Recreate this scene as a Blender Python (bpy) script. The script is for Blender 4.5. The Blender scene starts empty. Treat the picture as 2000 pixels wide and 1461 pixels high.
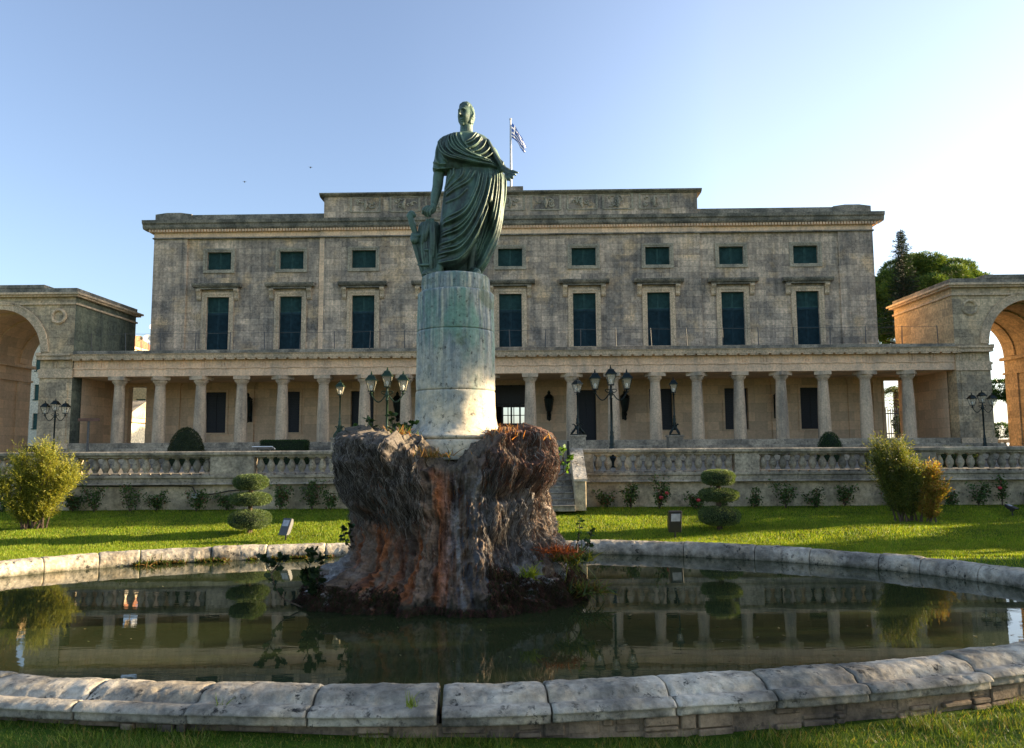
import bpy, bmesh, math, random
import numpy as np
from mathutils import Matrix, Vector
rad = math.radians
random.seed(7); RNG = np.random.default_rng(7)
S = bpy.context.scene
COL = S.collection
# ------------------------------------------------------------------ camera
CAMH = 2.851          # eye above the grass at the near pool rim
cam_d = bpy.data.cameras.new('camera'); cam = bpy.data.objects.new('camera', cam_d); COL.objects.link(cam)
cam_d.sensor_width = 36.0; cam_d.lens = 1488.0 / 2000 * 36; cam_d.clip_end = 3000; cam_d.clip_start = 0.05
PITCH, ROLL = rad(5.6), .0063
fw = Vector((0, math.cos(PITCH), math.sin(PITCH))); up0 = Vector((0, -math.sin(PITCH), math.cos(PITCH)))
rt = Vector((math.cos(ROLL), 0, 0)) - up0 * math.sin(ROLL); upv = up0 * math.cos(ROLL) + Vector((math.sin(ROLL), 0, 0))
M = Matrix((rt, upv, -fw)).transposed().to_4x4(); M.translation = (0, 0, CAMH); cam.matrix_world = M
S.camera = cam
# ------------------------------------------------------------------ sky and sun
SUN_EL, SUN_AZ = rad(13.5), rad(80)          # azimuth measured from +Y towards +X
w = bpy.data.worlds.new('World'); S.world = w; w.use_nodes = True
nt = w.node_tree; bg = nt.nodes['Background']
sky = nt.nodes.new('ShaderNodeTexSky'); sky.sky_type = 'NISHITA'; sky.sun_disc = False
sky.sun_elevation = SUN_EL; sky.sun_rotation = SUN_AZ; sky.altitude = 0; sky.air_density = 1.0; sky.dust_density = 1.5; sky.ozone_density = 3.0
# hazy brightening of the air towards the sun (a function of world direction only)
def WN(t, **k):
    n = nt.nodes.new('ShaderNode' + t)
    for a, b in k.items(): setattr(n, a, b)
    return n
tc = WN('TexCoord'); dt = WN('VectorMath', operation='DOT_PRODUCT'); nt.links.new(tc.outputs['Generated'], dt.inputs[0])
dt.inputs[1].default_value = (math.sin(SUN_AZ) * math.cos(SUN_EL * .6), math.cos(SUN_AZ) * math.cos(SUN_EL * .6), math.sin(SUN_EL * .6))
gr = WN('ValToRGB'); nt.links.new(dt.outputs['Value'], gr.inputs[0]); e = gr.color_ramp.elements; gr.color_ramp.interpolation = 'B_SPLINE'
e[0].position = .12; e[0].color = (0, 0, 0, 1); e[1].position = .85; e[1].color = (4.6, 4.7, 4.75, 1); e.new(.42).color = (.6, .66, .78, 1); e.new(.66).color = (2.5, 2.7, 2.85, 1)
sz = WN('SeparateXYZ'); nt.links.new(tc.outputs['Generated'], sz.inputs[0])
mr = WN('MapRange'); nt.links.new(sz.outputs[2], mr.inputs[0]); mr.inputs[1].default_value = .0; mr.inputs[2].default_value = .75; mr.inputs[3].default_value = 1; mr.inputs[4].default_value = .05
gm = WN('Mix', data_type='RGBA', blend_type='MULTIPLY'); gm.inputs[0].default_value = 1; nt.links.new(gr.outputs[0], gm.inputs[6]); nt.links.new(mr.outputs[0], gm.inputs[7])
hs = WN('HueSaturation'); hs.inputs['Saturation'].default_value = .83; hs.inputs['Value'].default_value = .79; hs.inputs['Hue'].default_value = .504; nt.links.new(sky.outputs[0], hs.inputs['Color'])
ad = WN('Mix', data_type='RGBA', blend_type='ADD'); ad.inputs[0].default_value = 1; nt.links.new(hs.outputs[0], ad.inputs[6]); nt.links.new(gm.outputs[2], ad.inputs[7])
nt.links.new(ad.outputs[2], bg.inputs[0]); bg.inputs[1].default_value = 0.10
sl = bpy.data.lights.new('sun', 'SUN'); sl.energy = 5.0; sl.angle = rad(.5); sl.color = (1, .78, .5)
so = bpy.data.objects.new('sun', sl); COL.objects.link(so)
sdir = Vector((math.sin(SUN_AZ) * math.cos(SUN_EL), math.cos(SUN_AZ) * math.cos(SUN_EL), math.sin(SUN_EL)))
so.rotation_euler = sdir.to_track_quat('Z', 'Y').to_euler()
S.view_settings.view_transform = 'Standard'; S.view_settings.look = 'None'; S.view_settings.gamma = 1
S.view_settings.exposure = 2.1
S.cycles.max_bounces = 8; S.cycles.diffuse_bounces = 4; S.cycles.glossy_bounces = 3; S.cycles.transmission_bounces = 4; S.cycles.transparent_max_bounces = 8
S.cycles.caustics_reflective = False; S.cycles.caustics_refractive = False
S.cycles.use_denoising = True

# ------------------------------------------------------------------ object helpers
def tag(o, label=None, cat=None, group=None, kind=None):
    if label: o['label'] = label
    if cat: o['category'] = cat
    if group: o['group'] = group
    if kind: o['kind'] = kind
    return o
def empty(name, loc=(0, 0, 0), rz=0, label=None, cat=None, group=None):
    o = bpy.data.objects.new(name, None); COL.objects.link(o); o.location = loc; o.rotation_euler = (0, 0, rz)
    o.empty_display_size = .2
    return tag(o, label, cat, group)
def link(name, me, mat, parent=None, loc=None, smooth=False):
    o = bpy.data.objects.new(name, me); COL.objects.link(o)
    if mat is not None: me.materials.append(mat)
    if parent: o.parent = parent
    if loc: o.location = loc
    if smooth: me.shade_smooth()
    return o
def npmesh(name, V, F, cols=None, smooth=False):
    """V (n,3); F (m,k) one face size, or list of such arrays"""
    V = np.asarray(V, np.float32)
    Fs = F if isinstance(F, list) else [F]
    Fs = [np.asarray(f, np.int32) for f in Fs if len(f)]
    me = bpy.data.meshes.new(name)
    nl = sum(f.size for f in Fs); nf = sum(len(f) for f in Fs)
    me.vertices.add(len(V)); me.vertices.foreach_set('co', V.ravel())
    me.loops.add(nl); me.loops.foreach_set('vertex_index', np.concatenate([f.ravel() for f in Fs]))
    sizes = np.concatenate([np.full(len(f), f.shape[1], np.int32) for f in Fs])
    st = np.concatenate([[0], np.cumsum(sizes)[:-1]]).astype(np.int32)
    me.polygons.add(nf); me.polygons.foreach_set('loop_start', st)
    me.polygons.foreach_set('use_smooth', np.full(nf, smooth))
    if cols is not None:
        ca = me.color_attributes.new('Col', 'FLOAT_COLOR', 'POINT')
        c4 = np.ones((len(V), 4), np.float32); c4[:, :3] = cols; ca.data.foreach_set('color', c4.ravel())
    me.update(calc_edges=True); me.validate()
    return me
class MB:
    def __init__(s): s.v = []; s.f = []
    def box(s, x0, x1, y0, y1, z0, z1):
        b = len(s.v)
        s.v += [(x0, y0, z0), (x1, y0, z0), (x1, y1, z0), (x0, y1, z0), (x0, y0, z1), (x1, y0, z1), (x1, y1, z1), (x0, y1, z1)]
        s.f += [tuple(b + i for i in q) for q in ((0, 3, 2, 1), (4, 5, 6, 7), (0, 1, 5, 4), (1, 2, 6, 5), (2, 3, 7, 6), (3, 0, 4, 7))]
        return s
    def quad(s, a, b_, c, d):
        b = len(s.v); s.v += [a, b_, c, d]; s.f.append((b, b + 1, b + 2, b + 3)); return s
    def prism(s, poly, axis, a, b_):
        """poly: 2D points, extruded along axis ('x','y','z') from a to b"""
        n = len(poly); b = len(s.v)
        def mk(p, t): return {'x': (t, p[0], p[1]), 'y': (p[0], t, p[1]), 'z': (p[0], p[1], t)}[axis]
        s.v += [mk(p, a) for p in poly] + [mk(p, b_) for p in poly]
        s.f += [tuple(b + i for i in range(n)), tuple(b + n + i for i in reversed(range(n)))]
        s.f += [(b + i, b + n + i, b + n + (i + 1) % n, b + (i + 1) % n) for i in range(n)]
        return s
    def lathe(s, prof, cx=0, cy=0, n=16, cz=0, cap=True):
        b = len(s.v)
        for r, z in prof:
            for k in range(n):
                t = 2 * math.pi * k / n; s.v.append((cx + r * math.cos(t), cy + r * math.sin(t), cz + z))
        for i in range(len(prof) - 1):
            for k in range(n):
                s.f.append((b + i * n + k, b + i * n + (k + 1) % n, b + (i + 1) * n + (k + 1) % n, b + (i + 1) * n + k))
        if cap:
            s.f.append(tuple(b + k for k in reversed(range(n)))); m = b + (len(prof) - 1) * n
            s.f.append(tuple(m + k for k in range(n)))
        return s
    def tube(s, pts, r, n=8, cap=True):
        pts = [Vector(p) for p in pts]; b = len(s.v); m = len(pts)
        rr = r if hasattr(r, '__len__') else [r] * m
        prev = None
        for i, p in enumerate(pts):
            d = (pts[min(i + 1, m - 1)] - pts[max(i - 1, 0)]).normalized()
            if prev is None:
                a = d.orthogonal().normalized()
            else:
                a = (prev - d * prev.dot(d)); a = a.normalized() if a.length > 1e-6 else d.orthogonal().normalized()
            prev = a; c = d.cross(a)
            for k in range(n):
                t = 2 * math.pi * k / n; s.v.append(tuple(p + (a * math.cos(t) + c * math.sin(t)) * rr[i]))
        for i in range(m - 1):
            for k in range(n):
                s.f.append((b + i * n + k, b + i * n + (k + 1) % n, b + (i + 1) * n + (k + 1) % n, b + (i + 1) * n + k))
        if cap:
            s.f.append(tuple(b + k for k in reversed(range(n)))); s.f.append(tuple(b + (m - 1) * n + k for k in range(n)))
        return s
    def build(s, name, mat, parent=None, smooth=False, bevel=0, loc=None):
        me = bpy.data.meshes.new(name); me.from_pydata(s.v, [], s.f)
        bm = bmesh.new(); bm.from_mesh(me); bmesh.ops.recalc_face_normals(bm, faces=bm.faces)
        if bevel:
            es = [e for e in bm.edges if len(e.link_faces) == 2 and e.calc_face_angle(0) > .6]
            bmesh.ops.bevel(bm, geom=es, offset=bevel, segments=1, affect='EDGES', clamp_overlap=True)
        bm.to_mesh(me); bm.free()
        o = link(name, me, mat, parent, loc)
        if smooth:
            me.shade_smooth()
            bm = bmesh.new(); bm.from_mesh(me)
            for e in bm.edges:
                if len(e.link_faces) == 2 and e.calc_face_angle(0) > .9: e.smooth = False
            bm.to_mesh(me); bm.free()
        return o
def copy_tree(o, parent=None):
    c = o.copy(); COL.objects.link(c)
    if parent is not None: c.parent = parent
    for ch in list(o.children): copy_tree(ch, c)
    return c

# ------------------------------------------------------------------ numpy noise
_perm = RNG.permutation(256)
_grad = RNG.normal(size=(256, 3)); _grad /= np.linalg.norm(_grad, axis=1)[:, None]
def _h(x, y, z): return _perm[(_perm[(_perm[x & 255] + y) & 255] + z) & 255]
def pnoise(p):
    p = np.asarray(p, float); i = np.floor(p).astype(int); f = p - i; u = f * f * f * (f * (f * 6 - 15) + 10)
    out = 0
    for dx in (0, 1):
        for dy in (0, 1):
            for dz in (0, 1):
                g = _grad[_h(i[..., 0] + dx, i[..., 1] + dy, i[..., 2] + dz)]
                d = f - np.array([dx, dy, dz])
                wgt = (u[..., 0] if dx else 1 - u[..., 0]) * (u[..., 1] if dy else 1 - u[..., 1]) * (u[..., 2] if dz else 1 - u[..., 2])
                out = out + wgt * (g * d).sum(-1)
    return out * 1.6
def fbm(p, oct=4, gain=.5):
    p = np.asarray(p, float); a = 1; s = 0
    for k in range(oct): s = s + a * pnoise(p * 2 ** k + 17.3 * k); a *= gain
    return s

# ------------------------------------------------------------------ material helpers
class G:
    """tiny node graph helper"""
    def __init__(s, name, ms=1.0):
        s.ms = ms
        s.m = bpy.data.materials.new(name); s.m.use_nodes = True; s.t = s.m.node_tree
        s.b = s.t.nodes['Principled BSDF']; s.out = s.t.nodes['Material Output']
    def n(s, typ, ins=None, **kw):
        nd = s.t.nodes.new('ShaderNode' + typ)
        for k, v in kw.items(): setattr(nd, k, v)
        for k, v in (ins or {}).items(): s.set(nd.inputs[k], v)
        return nd
    def set(s, inp, v):
        if isinstance(v, bpy.types.NodeSocket): s.t.links.new(v, inp)
        else:
            if inp.type == 'RGBA' and len(v) == 3: v = (*v, 1)
            inp.default_value = v
    def pos(s):
        p = s.n('NewGeometry').outputs['Position']
        return p if s.ms == 1 else s.n('VectorMath', {0: p, 'Scale': s.ms}, operation='SCALE').outputs[0]
    def map(s, vec, sc): return s.n('VectorMath', {0: vec, 1: sc}, operation='MULTIPLY').outputs[0]
    def noise(s, vec, scale=1, detail=5, rough=.55, dist=0):
        return s.n('TexNoise', {'Vector': vec, 'Scale': scale, 'Detail': detail, 'Roughness': rough, 'Distortion': dist}).outputs['Fac']
    def ramp(s, fac, stops, interp='LINEAR'):
        r = s.n('ValToRGB', {0: fac}); r.color_ramp.interpolation = interp; e = r.color_ramp.elements
        while len(e) < len(stops): e.new(.5)
        for el, (p, c) in zip(e, stops):
            el.position = p; el.color = (*c, 1) if hasattr(c, '__len__') else (c, c, c, 1)
        return r.outputs[0]
    def mix(s, f, a, b, mode='MIX'):
        nd = s.n('Mix', data_type='RGBA', blend_type=mode)
        s.set(nd.inputs[0], f); s.set(nd.inputs[6], a); s.set(nd.inputs[7], b); return nd.outputs[2]
    def math(s, op, a, b=0.0, clamp=False):
        nd = s.n('Math', operation=op, use_clamp=clamp); s.set(nd.inputs[0], a); s.set(nd.inputs[1], b); return nd.outputs[0]
    def bump(s, h, strength=.3, dist=.02, nrm=None):
        i = {'Height': h, 'Strength': strength, 'Distance': dist}
        if nrm is not None: i['Normal'] = nrm
        return s.n('Bump', i).outputs[0]
    def fin(s, col=None, rough=.9, nrm=None, **kw):
        if col is not None: s.set(s.b.inputs['Base Color'], col)
        s.set(s.b.inputs['Roughness'], rough)
        if nrm is not None: s.set(s.b.inputs['Normal'], nrm)
        for k, v in kw.items(): s.set(s.b.inputs[k.replace('_', ' ')], v)
        return s.m
def stone(name, light, dark, lo=.42, hi=.62, scale=.35, brick=None, spots=.4, bump=.35, fine=7.0, streak=.45, blacks=(.02, .02, .018), warm=None, ms=None, runs=0, algae=0, con=.42):
    g = G(name, ms or MSC); P = g.pos()
    a = g.noise(P, scale, 8, .62, .3)
    b = g.noise(g.map(P, (1.6, 1.6, .22)), 1.0, 6, .6)
    f = g.math('ADD', g.math('MULTIPLY', a, 1 - streak), g.math('MULTIPLY', b, streak))
    fac = g.ramp(f, [(lo, 0), (hi, 1)])
    col = g.mix(fac, light, dark)
    if warm:
        wv = g.noise(P, scale * 2.3, 5, .6); col = g.mix(g.ramp(wv, [(.52, 0), (.68, .75)]), col, warm)
    h = g.noise(P, fine, 9, .68)
    if runs: col = g.mix(runs, col, g.ramp(g.noise(g.map(P, (5.5, 5.5, .22)), 1.0, 7, .65, .1), [(.36, .48), (.56, 1.12)]), 'MULTIPLY')
    if algae:
        az = g.n('SeparateXYZ', {0: P}).outputs[2]; af = g.ramp(g.math('ADD', az, g.math('MULTIPLY', h, .10)), [(algae, .85), (algae + .07, 0)])
        col = g.mix(af, col, (.05, .055, .025))
    if brick:
        xyz = g.n('SeparateXYZ', {0: P}).outputs
        u = g.math('ADD', xyz[0], xyz[1])
        uv = g.n('CombineXYZ', {0: u, 1: xyz[2]}).outputs[0]
        uv = g.n('VectorMath', {0: uv, 1: g.n('VectorMath', {0: g.n('TexNoise', {'Vector': P, 'Scale': 1.4}).outputs['Color'], 1: (.03, .03, 0)}, operation='MULTIPLY').outputs[0]}, operation='ADD').outputs[0]
        br = g.n('TexBrick', {'Vector': uv, 'Color1': (.66, .67, .68), 'Color2': (1.28, 1.24, 1.16), 'Mortar': (.50, .48, .46), 'Scale': 1.0, 'Mortar Size': .011, 'Mortar Smooth': .4, 'Bias': 0.0, 'Brick Width': brick[0], 'Row Height': brick[1]})
        br.offset = .5
        col = g.mix(brick[2] if len(brick) > 2 else .8, col, br.outputs['Color'], 'MULTIPLY')
    fv = g.ramp(h, [(.32, 1 - con), (.68, 1 + con)])
    col = g.mix(1.0, col, fv, 'MULTIPLY')
    if spots:
        sp = g.noise(P, fine * 1.7, 4, .7); sp2 = g.noise(P, scale * 3, 4, .6)
        sf = g.math('MULTIPLY', g.ramp(sp, [(.54, 0), (.62, spots)]), g.ramp(sp2, [(.45, 0), (.6, 1)]))
        col = g.mix(sf, col, blacks)
    nr = g.bump(h, bump, .03)
    if brick:
        nr = g.bump(g.math('SUBTRACT', 1, br.outputs['Fac']), .35, .03, nr)
    return g.fin(col, .92, nr, Specular_IOR_Level=.2)
def simple(name, col, rough=.6, metal=0, var=.25, scale=8, bump=.1, spec=.5):
    g = G(name); P = g.pos(); h = g.noise(P, scale, 6, .6)
    c = g.mix(1.0, col, g.ramp(h, [(.3, 1 - var), (.7, 1 + var)]), 'MULTIPLY')
    return g.fin(c, rough, g.bump(h, bump, .01), Metallic=metal, Specular_IOR_Level=spec)
def leafmat(name, trans=.35, rough=.55, spec=.3):
    g = G(name)
    c = g.n('VertexColor', layer_name='Col').outputs[0]
    g.fin(c, rough, None, Specular_IOR_Level=spec)
    t = g.n('BsdfTranslucent', {'Color': g.mix(1.0, c, (1.25, 1.15, .5), 'MULTIPLY')}).outputs[0]
    mx = g.n('MixShader', {0: trans, 1: g.b.outputs[0], 2: t}).outputs[0]
    g.t.links.new(mx, g.out.inputs[0]); return g.m
def attrmat(name, rough=.9, bump=.5, fine=18, var=.35, spec=.2, dist=.015):
    g = G(name); P = g.pos(); c = g.n('VertexColor', layer_name='Col').outputs[0]
    h = g.noise(P, fine, 9, .7)
    c = g.mix(1.0, c, g.ramp(h, [(.28, 1 - var), (.72, 1 + var)]), 'MULTIPLY')
    return g.fin(c, rough, g.bump(h, bump, dist), Specular_IOR_Level=spec)

MT = {}
KP, KG, KN = .75, 1.176, 1.677      # metres per drawing unit of the palace, the balustrade and the fountain drawings
MSC = 1 / KP
MT['wall'] = stone('weathered_wall', (.72, .545, .39), (.26, .22, .18), .38, .58, .30, (1.1, .42, .85), .5, .5, 6, con=.36, warm=(.68, .47, .27), runs=.38)
MT['cream'] = stone('cream_stone', (.90, .61, .38), (.48, .37, .27), .48, .70, .5, (1.5, .6, .4), .25, .25, 8, con=.24)
MT['trim'] = stone('window_trim', (.70, .51, .32), (.33, .275, .2), .44, .66, .6, None, .5, .3, 9)
MT['dirty'] = stone('lichen_ledge', (.36, .31, .235), (.14, .13, .105), .38, .58, 1.1, None, .7, .5, 9, streak=.2)
MT['column'] = stone('column_stone', (.66, .49, .32), (.30, .245, .18), .42, .62, .9, None, .45, .3, 9, streak=.7, con=.22)
MT['plaster'] = stone('ochre_plaster', (.80, .57, .36), (.62, .45, .29), .40, .70, .5, (1.6, .62, .5), .1, .15, 6, con=.14)
MT['gate'] = stone('gateway_stone', (.62, .48, .31), (.25, .21, .15), .40, .62, .4, (1.2, .48, .8), .45, .35, 6, warm=(.58, .42, .25))
MT['gwarm'] = stone('gateway_bounce_warm_stone', (.56, .40, .22), (.44, .31, .18), .45, .72, .4, (1.2, .48, .6), .15, .3, 6)  # orange bounce light on the right gateway is put into this warm stone
MT['small_trim'] = stone('grey_window_trim', (.44, .37, .26), (.22, .20, .155), .42, .64, .7, None, .5, .3, 9)
MSC = 1.0
MT['rail'] = stone('balustrade_stone', (.47, .39, .275), (.17, .15, .115), .40, .60, .9, None, .6, .4, 9, streak=.3)
MT['gwall'] = stone('garden_wall_plaster', (.52, .42, .27), (.22, .185, .13), .43, .66, .8, None, .5, .3, 6, streak=.4)
MSC = 1 / KN
MT['rim'] = stone('pool_rim_stone', (.56, .50, .39), (.17, .155, .125), .37, .60, 1.5, None, .95, 1.0, 11, streak=.15, warm=(.52, .42, .28), algae=.10)
MT['brick'] = stone('rubble_brick', (.30, .22, .14), (.10, .08, .06), .4, .6, 1.6, None, .5, .8, 14)
MSC = 1.0
MT['pav'] = stone('terrace_paving', (.22, .195, .15), (.14, .13, .105), .4, .6, .5, None, .2, .2, 6)
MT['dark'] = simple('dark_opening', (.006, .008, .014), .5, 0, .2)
MT['shutter'] = simple('shutter_paint', (.035, .085, .075), .75, 0, .35, 5, .1, .25)
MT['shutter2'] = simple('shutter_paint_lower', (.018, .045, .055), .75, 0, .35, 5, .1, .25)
MT['iron'] = simple('lamp_iron', (.012, .02, .018), .35, .6, .3, 20)
MT['irongreen'] = simple('lamp_green_paint', (.02, .045, .022), .3, .3, .3, 20)
MT['steel'] = simple('rail_steel', (.09, .09, .085), .6, .3, .3, 20)
MT['white'] = simple('white_paint', (.7, .7, .68), .5, 0, .08)
MT['black'] = simple('black_plastic', (.012, .012, .013), .4, 0, .2)
# ------------------------------------------------------------------ ground, terrace, water
PCX, PCY, PA, PB, PN = -.758, 8.61, 6.88, 3.8, 2.05
def pool_d(x, y): return np.abs((x / KN - PCX) / PA) ** PN + np.abs((y / KN - PCY) / PB) ** PN
def ground_h(x, y):
    """the lawn: level by the near rim, rising in a low bank towards the garden wall"""
    x = np.asarray(x, float); y = np.asarray(y, float)
    h = np.interp(y, [-60, 8, 20.8, 21.3, 26.2, 27, 60], [0, 0, .25, .285, .85, .86, .9])
    h = h + .16 * np.exp(-(((x - 11.0) / 3.6) ** 2 + ((y - 21.8) / 1.2) ** 2)) + .05 * pnoise(np.stack([x * .25, y * .3, x * 0 + 3.1], -1)) * (y < 26)
    h = h + np.clip(-x * .035 + .02, -.04, .11) * np.clip((12 - y) / 3, 0, 1)
    return np.where(pool_d(x, y) < 1.0, -.25, h)
def grid(x0, x1, nx, y0, y1, ny, hf):
    xs = np.linspace(x0, x1, nx); ys = np.linspace(y0, y1, ny); X, Y = np.meshgrid(xs, ys)
    V = np.stack([X, Y, hf(X, Y)], -1).reshape(-1, 3)
    i = np.arange(nx - 1)[None] + nx * np.arange(ny - 1)[:, None]; i = i.ravel()
    return V, np.stack([i, i + 1, i + 1 + nx, i + nx], 1)
g = G('lawn_soil'); P = g.pos()
c = g.mix(g.ramp(g.noise(P, .8, 5), [(.35, 0), (.65, 1)]), (.045, .10, .008), (.09, .15, .012))
c = g.mix(g.ramp(g.noise(P, 40, 3), [(.3, 0), (.7, .8)]), c, (.02, .045, .005))
MT['lawn'] = g.fin(c, .95, g.bump(g.noise(P, 60, 4), .6, .03), Specular_IOR_Level=.1)
V, F = grid(-44, 44, 251, -6, 27, 121, ground_h)
b = len(V)
# the outer apron of the same sheet, out to the horizon
ring = np.array([[-1500, -600, .0], [1500, -600, .0], [1500, 2500, .9], [-1500, 2500, .9]])
cor = np.array([0, 250, 251 * 121 - 1, 251 * 120])
V = np.vstack([V, ring]); AF = np.array([[cor[k], b + k, b + (k + 1) % 4, cor[(k + 1) % 4]] for k in range(4)])
AF = AF[:, ::-1]
lawn = link('lawn', npmesh('lawn', V, [F, AF], smooth=True), MT['lawn']); tag(lawn, kind='structure')
# pool outline: superellipse corrected by measured radii
_t = np.array([-113, -107, -100, -95, -88, -82, -75, -69, -64, -55, -50, 7, 20, 33, 50, 60, 75, 109, 117, 125, 134, 141, 154, 200, 220])
_r = np.array([1.003, .994, .998, 1.003, 1.003, .996, .985, .986, .993, 1.004, 1.012, 1.003, .985, .983, .990, 1.003, 1.025, .975, .978, .997, 1.001, 1.001, .998, 1, 1.0])
def pool_pt(deg, off=0.0):
    def raw(d):
        d = np.asarray(d, float); dd = (d + 180) % 360 - 180
        k = np.interp(dd, _t[:-2], _r[:-2], period=360)
        k = (k + np.interp((d + 5 + 180) % 360 - 180, _t[:-2], _r[:-2], period=360) + np.interp((d - 5 + 180) % 360 - 180, _t[:-2], _r[:-2], period=360)) / 3
        t = np.radians(d); c, s_ = np.cos(t), np.sin(t)
        q = (np.abs(c) ** PN + np.abs(s_) ** PN) ** (-1 / PN)
        return np.stack([PCX + PA * c * q * k, PCY + PB * s_ * q * k], -1)
    p = raw(deg)
    if np.any(off != 0):
        e = .4; d = raw(np.asarray(deg) + e) - raw(np.asarray(deg) - e); d /= np.linalg.norm(d, axis=-1)[..., None]
        nrm = np.stack([d[..., 1], -d[..., 0]], -1); p = p + nrm * np.asarray(off)[..., None] if np.ndim(off) else p + nrm * off
    return p
WZ = .06
g = G('pond_water', 1 / KN); P = g.pos()
h1 = g.noise(g.map(P, (1.2, 3.2, 1)), 1.6, 3, .5, .5); h2 = g.noise(g.map(P, (1, 2.5, 1)), 9, 3, .6)
vor = g.n('TexWave', {'Vector': g.n('VectorMath', {0: P, 1: (-3.6, -6.0, 0)}, operation='ADD').outputs[0], 'Scale': 2.6, 'Distortion': .6, 'Detail': 2.0}, wave_type='RINGS', rings_direction='Z').outputs['Fac']
mask = g.ramp(g.n('VectorMath', {0: P, 1: (3.6, 6.0, .06)}, operation='DISTANCE').outputs['Value'], [(.15, .10), (1.0, 0)])
h = g.math('ADD', g.math('ADD', h1, g.math('MULTIPLY', h2, .12)), g.math('MULTIPLY', vor, mask))
nr = g.bump(h, .05, .02)
g.fin((.022, .030, .012), .02, nr, IOR=1.33, Specular_IOR_Level=.5)
MT['water'] = g.m
ang = np.arange(0, 360, 2.0); ring = pool_pt(ang, -.12)
V = np.vstack([[[PCX, PCY, WZ]], np.c_[ring, np.full(len(ring), WZ)]])
k = np.arange(len(ring)); F = np.stack([k * 0, k + 1, (k + 1) % len(ring) + 1], 1)
tag(link('water', npmesh('water', V, F), MT['water']), kind='structure')
# terrace behind the balustrade
m = MB(); m.prism([(26.75, .2), (26.75, 2.0), (36.0, 2.29), (60, 2.29), (60, .2)], 'x', -80, 80); m.build('terrace', MT['pav']).__setitem__('kind', 'structure')

# ------------------------------------------------------------------ pool basin of single stones
PROF = [(-.235, .0), (-.24, .09), (-.235, .155), (-.205, .205), (-.15, .238), (-.085, .252), (-.02, .252), (.040, .243), (.080, .226), (.103, .204), (.118, .193), (.134, .194), (.158, .202), (.195, .203), (.232, .192), (.256, .172), (.256, .162), (.238, .163), (.230, .156), (.232, .108), (.21, .102), (.0, .095)]
def rim_stone(d0, d1, seed):
    n = max(5, int(abs(d1 - d0) * 2.2) + 3); ds = np.linspace(d0, d1, n)
    pr = np.array(PROF); rng = np.random.default_rng(seed)
    dz = rng.normal() * .006; do = rng.normal() * .006
    # refine the profile
    tt = np.linspace(0, len(pr) - 1, 58); pr = np.c_[np.interp(tt, range(len(pr)), pr[:, 0]), np.interp(tt, range(len(pr)), pr[:, 1])]
    nn = n * 4; ds = np.linspace(d0, d1, nn)
    DD, UU = np.meshgrid(ds, pr[:, 0], indexing='ij'); ZZ = np.tile(pr[:, 1], (nn, 1))
    xy = pool_pt(DD.ravel(), UU.ravel() + do); V = np.c_[xy, ZZ.ravel() + dz]
    nz = fbm(V * 3.5, 4) * .010 + fbm(V * 12, 4) * .005
    hole = pnoise(V * 11 + seed) ; nz = nz - .018 * np.clip((hole - .62) * 5, 0, 1)
    # rounded, chipped stone ends
    e = np.minimum(DD - d0, d1 - DD).ravel() * .09; nz = nz - .010 * np.exp(-(e / .010)) * (1 + 1.2 * pnoise(V * 14))
    ctr = pool_pt(DD.ravel(), 0.0); cV = np.c_[ctr, np.full(len(ctr), .1)]
    dr = V - cV; dr /= np.linalg.norm(dr, axis=1)[:, None]
    V = V + dr * nz[:, None] * (ZZ.ravel() > .099)[:, None]
    k = pr.shape[0]; i = (np.arange(nn - 1)[:, None] * k + np.arange(k - 1)[None]).ravel()
    F = np.stack([i, i + k, i + k + 1, i + 1], 1)
    c0 = np.arange(k); c1 = (nn - 1) * k + np.arange(k)[::-1]
    me = npmesh('rim_stone', V, [F, c0[None], c1[None]], smooth=True)
    for p in me.polygons[-2:]: p.use_smooth = False
    return me
basin = empty('fountain_basin', (PCX, PCY, 0), 0, 'low oval pool rim of pitted grey moulded stones around dark water', 'fountain basin')
joints = [-118.5, -112, -105.6, -99.5, -93.6, -87.4, -82.0, -75.6, -70.0, -64.6, -56.5, -49, -40, -30, -20, -9, 2, 15.1, 24.9, 31.6, 42.3, 50.4, 60.6, 74.7, 86, 97, 108.8, 116.5, 123.6, 133.0, 138.6, 146.4, 157, 168, 180, 191, 203, 215, 228, 241.5]
for i in range(len(joints) - 1):
    gap = .045 if joints[i] != -87.4 else .13
    gb = .045 if joints[i + 1] != -87.4 else .13
    o = link('rim_stone', rim_stone(joints[i] + gap, joints[i + 1] - gb, i + 3), MT['rim'], basin); o.location = (-PCX, -PCY, 0)
# footing of rubble under the coping (one course of small stones all round)
m = MB(); rr = np.random.default_rng(5); d = -150.0
while d < -20:
    st = rr.uniform(.5, 2.4)
    zm = rr.uniform(.035, .06); cs = ((-.06, .004), (.008, zm), (zm + .005, .1)) if rr.random() < .6 else ((-.06, .004), (.008, .1))
    for (z0, z1) in cs:
        o0 = .190 + rr.uniform(-.035, .02); q0 = pool_pt(d + .06, o0); q1 = pool_pt(d + st - .1, o0 + rr.uniform(-.01, .01)); i0 = pool_pt(d + .06, .0); i1 = pool_pt(d + st - .1, .0)
        zz0 = z0; zz1 = z1 - rr.uniform(0, .012); b = len(m.v)
        m.v += [(*q0, zz0), (*q1, zz0), (*i1, zz0), (*i0, zz0), (*q0, zz1), (*q1, zz1), (*i1, zz1), (*i0, zz1)]
        m.f += [tuple(b + i for i in q) for q in ((0, 3, 2, 1), (4, 5, 6, 7), (0, 1, 5, 4), (1, 2, 6, 5), (2, 3, 7, 6), (3, 0, 4, 7))]
    d += st
o = m.build('rubble_footing', MT['brick'], basin, bevel=.011); o.location = (-PCX, -PCY, 0)
m = MB()
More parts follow.
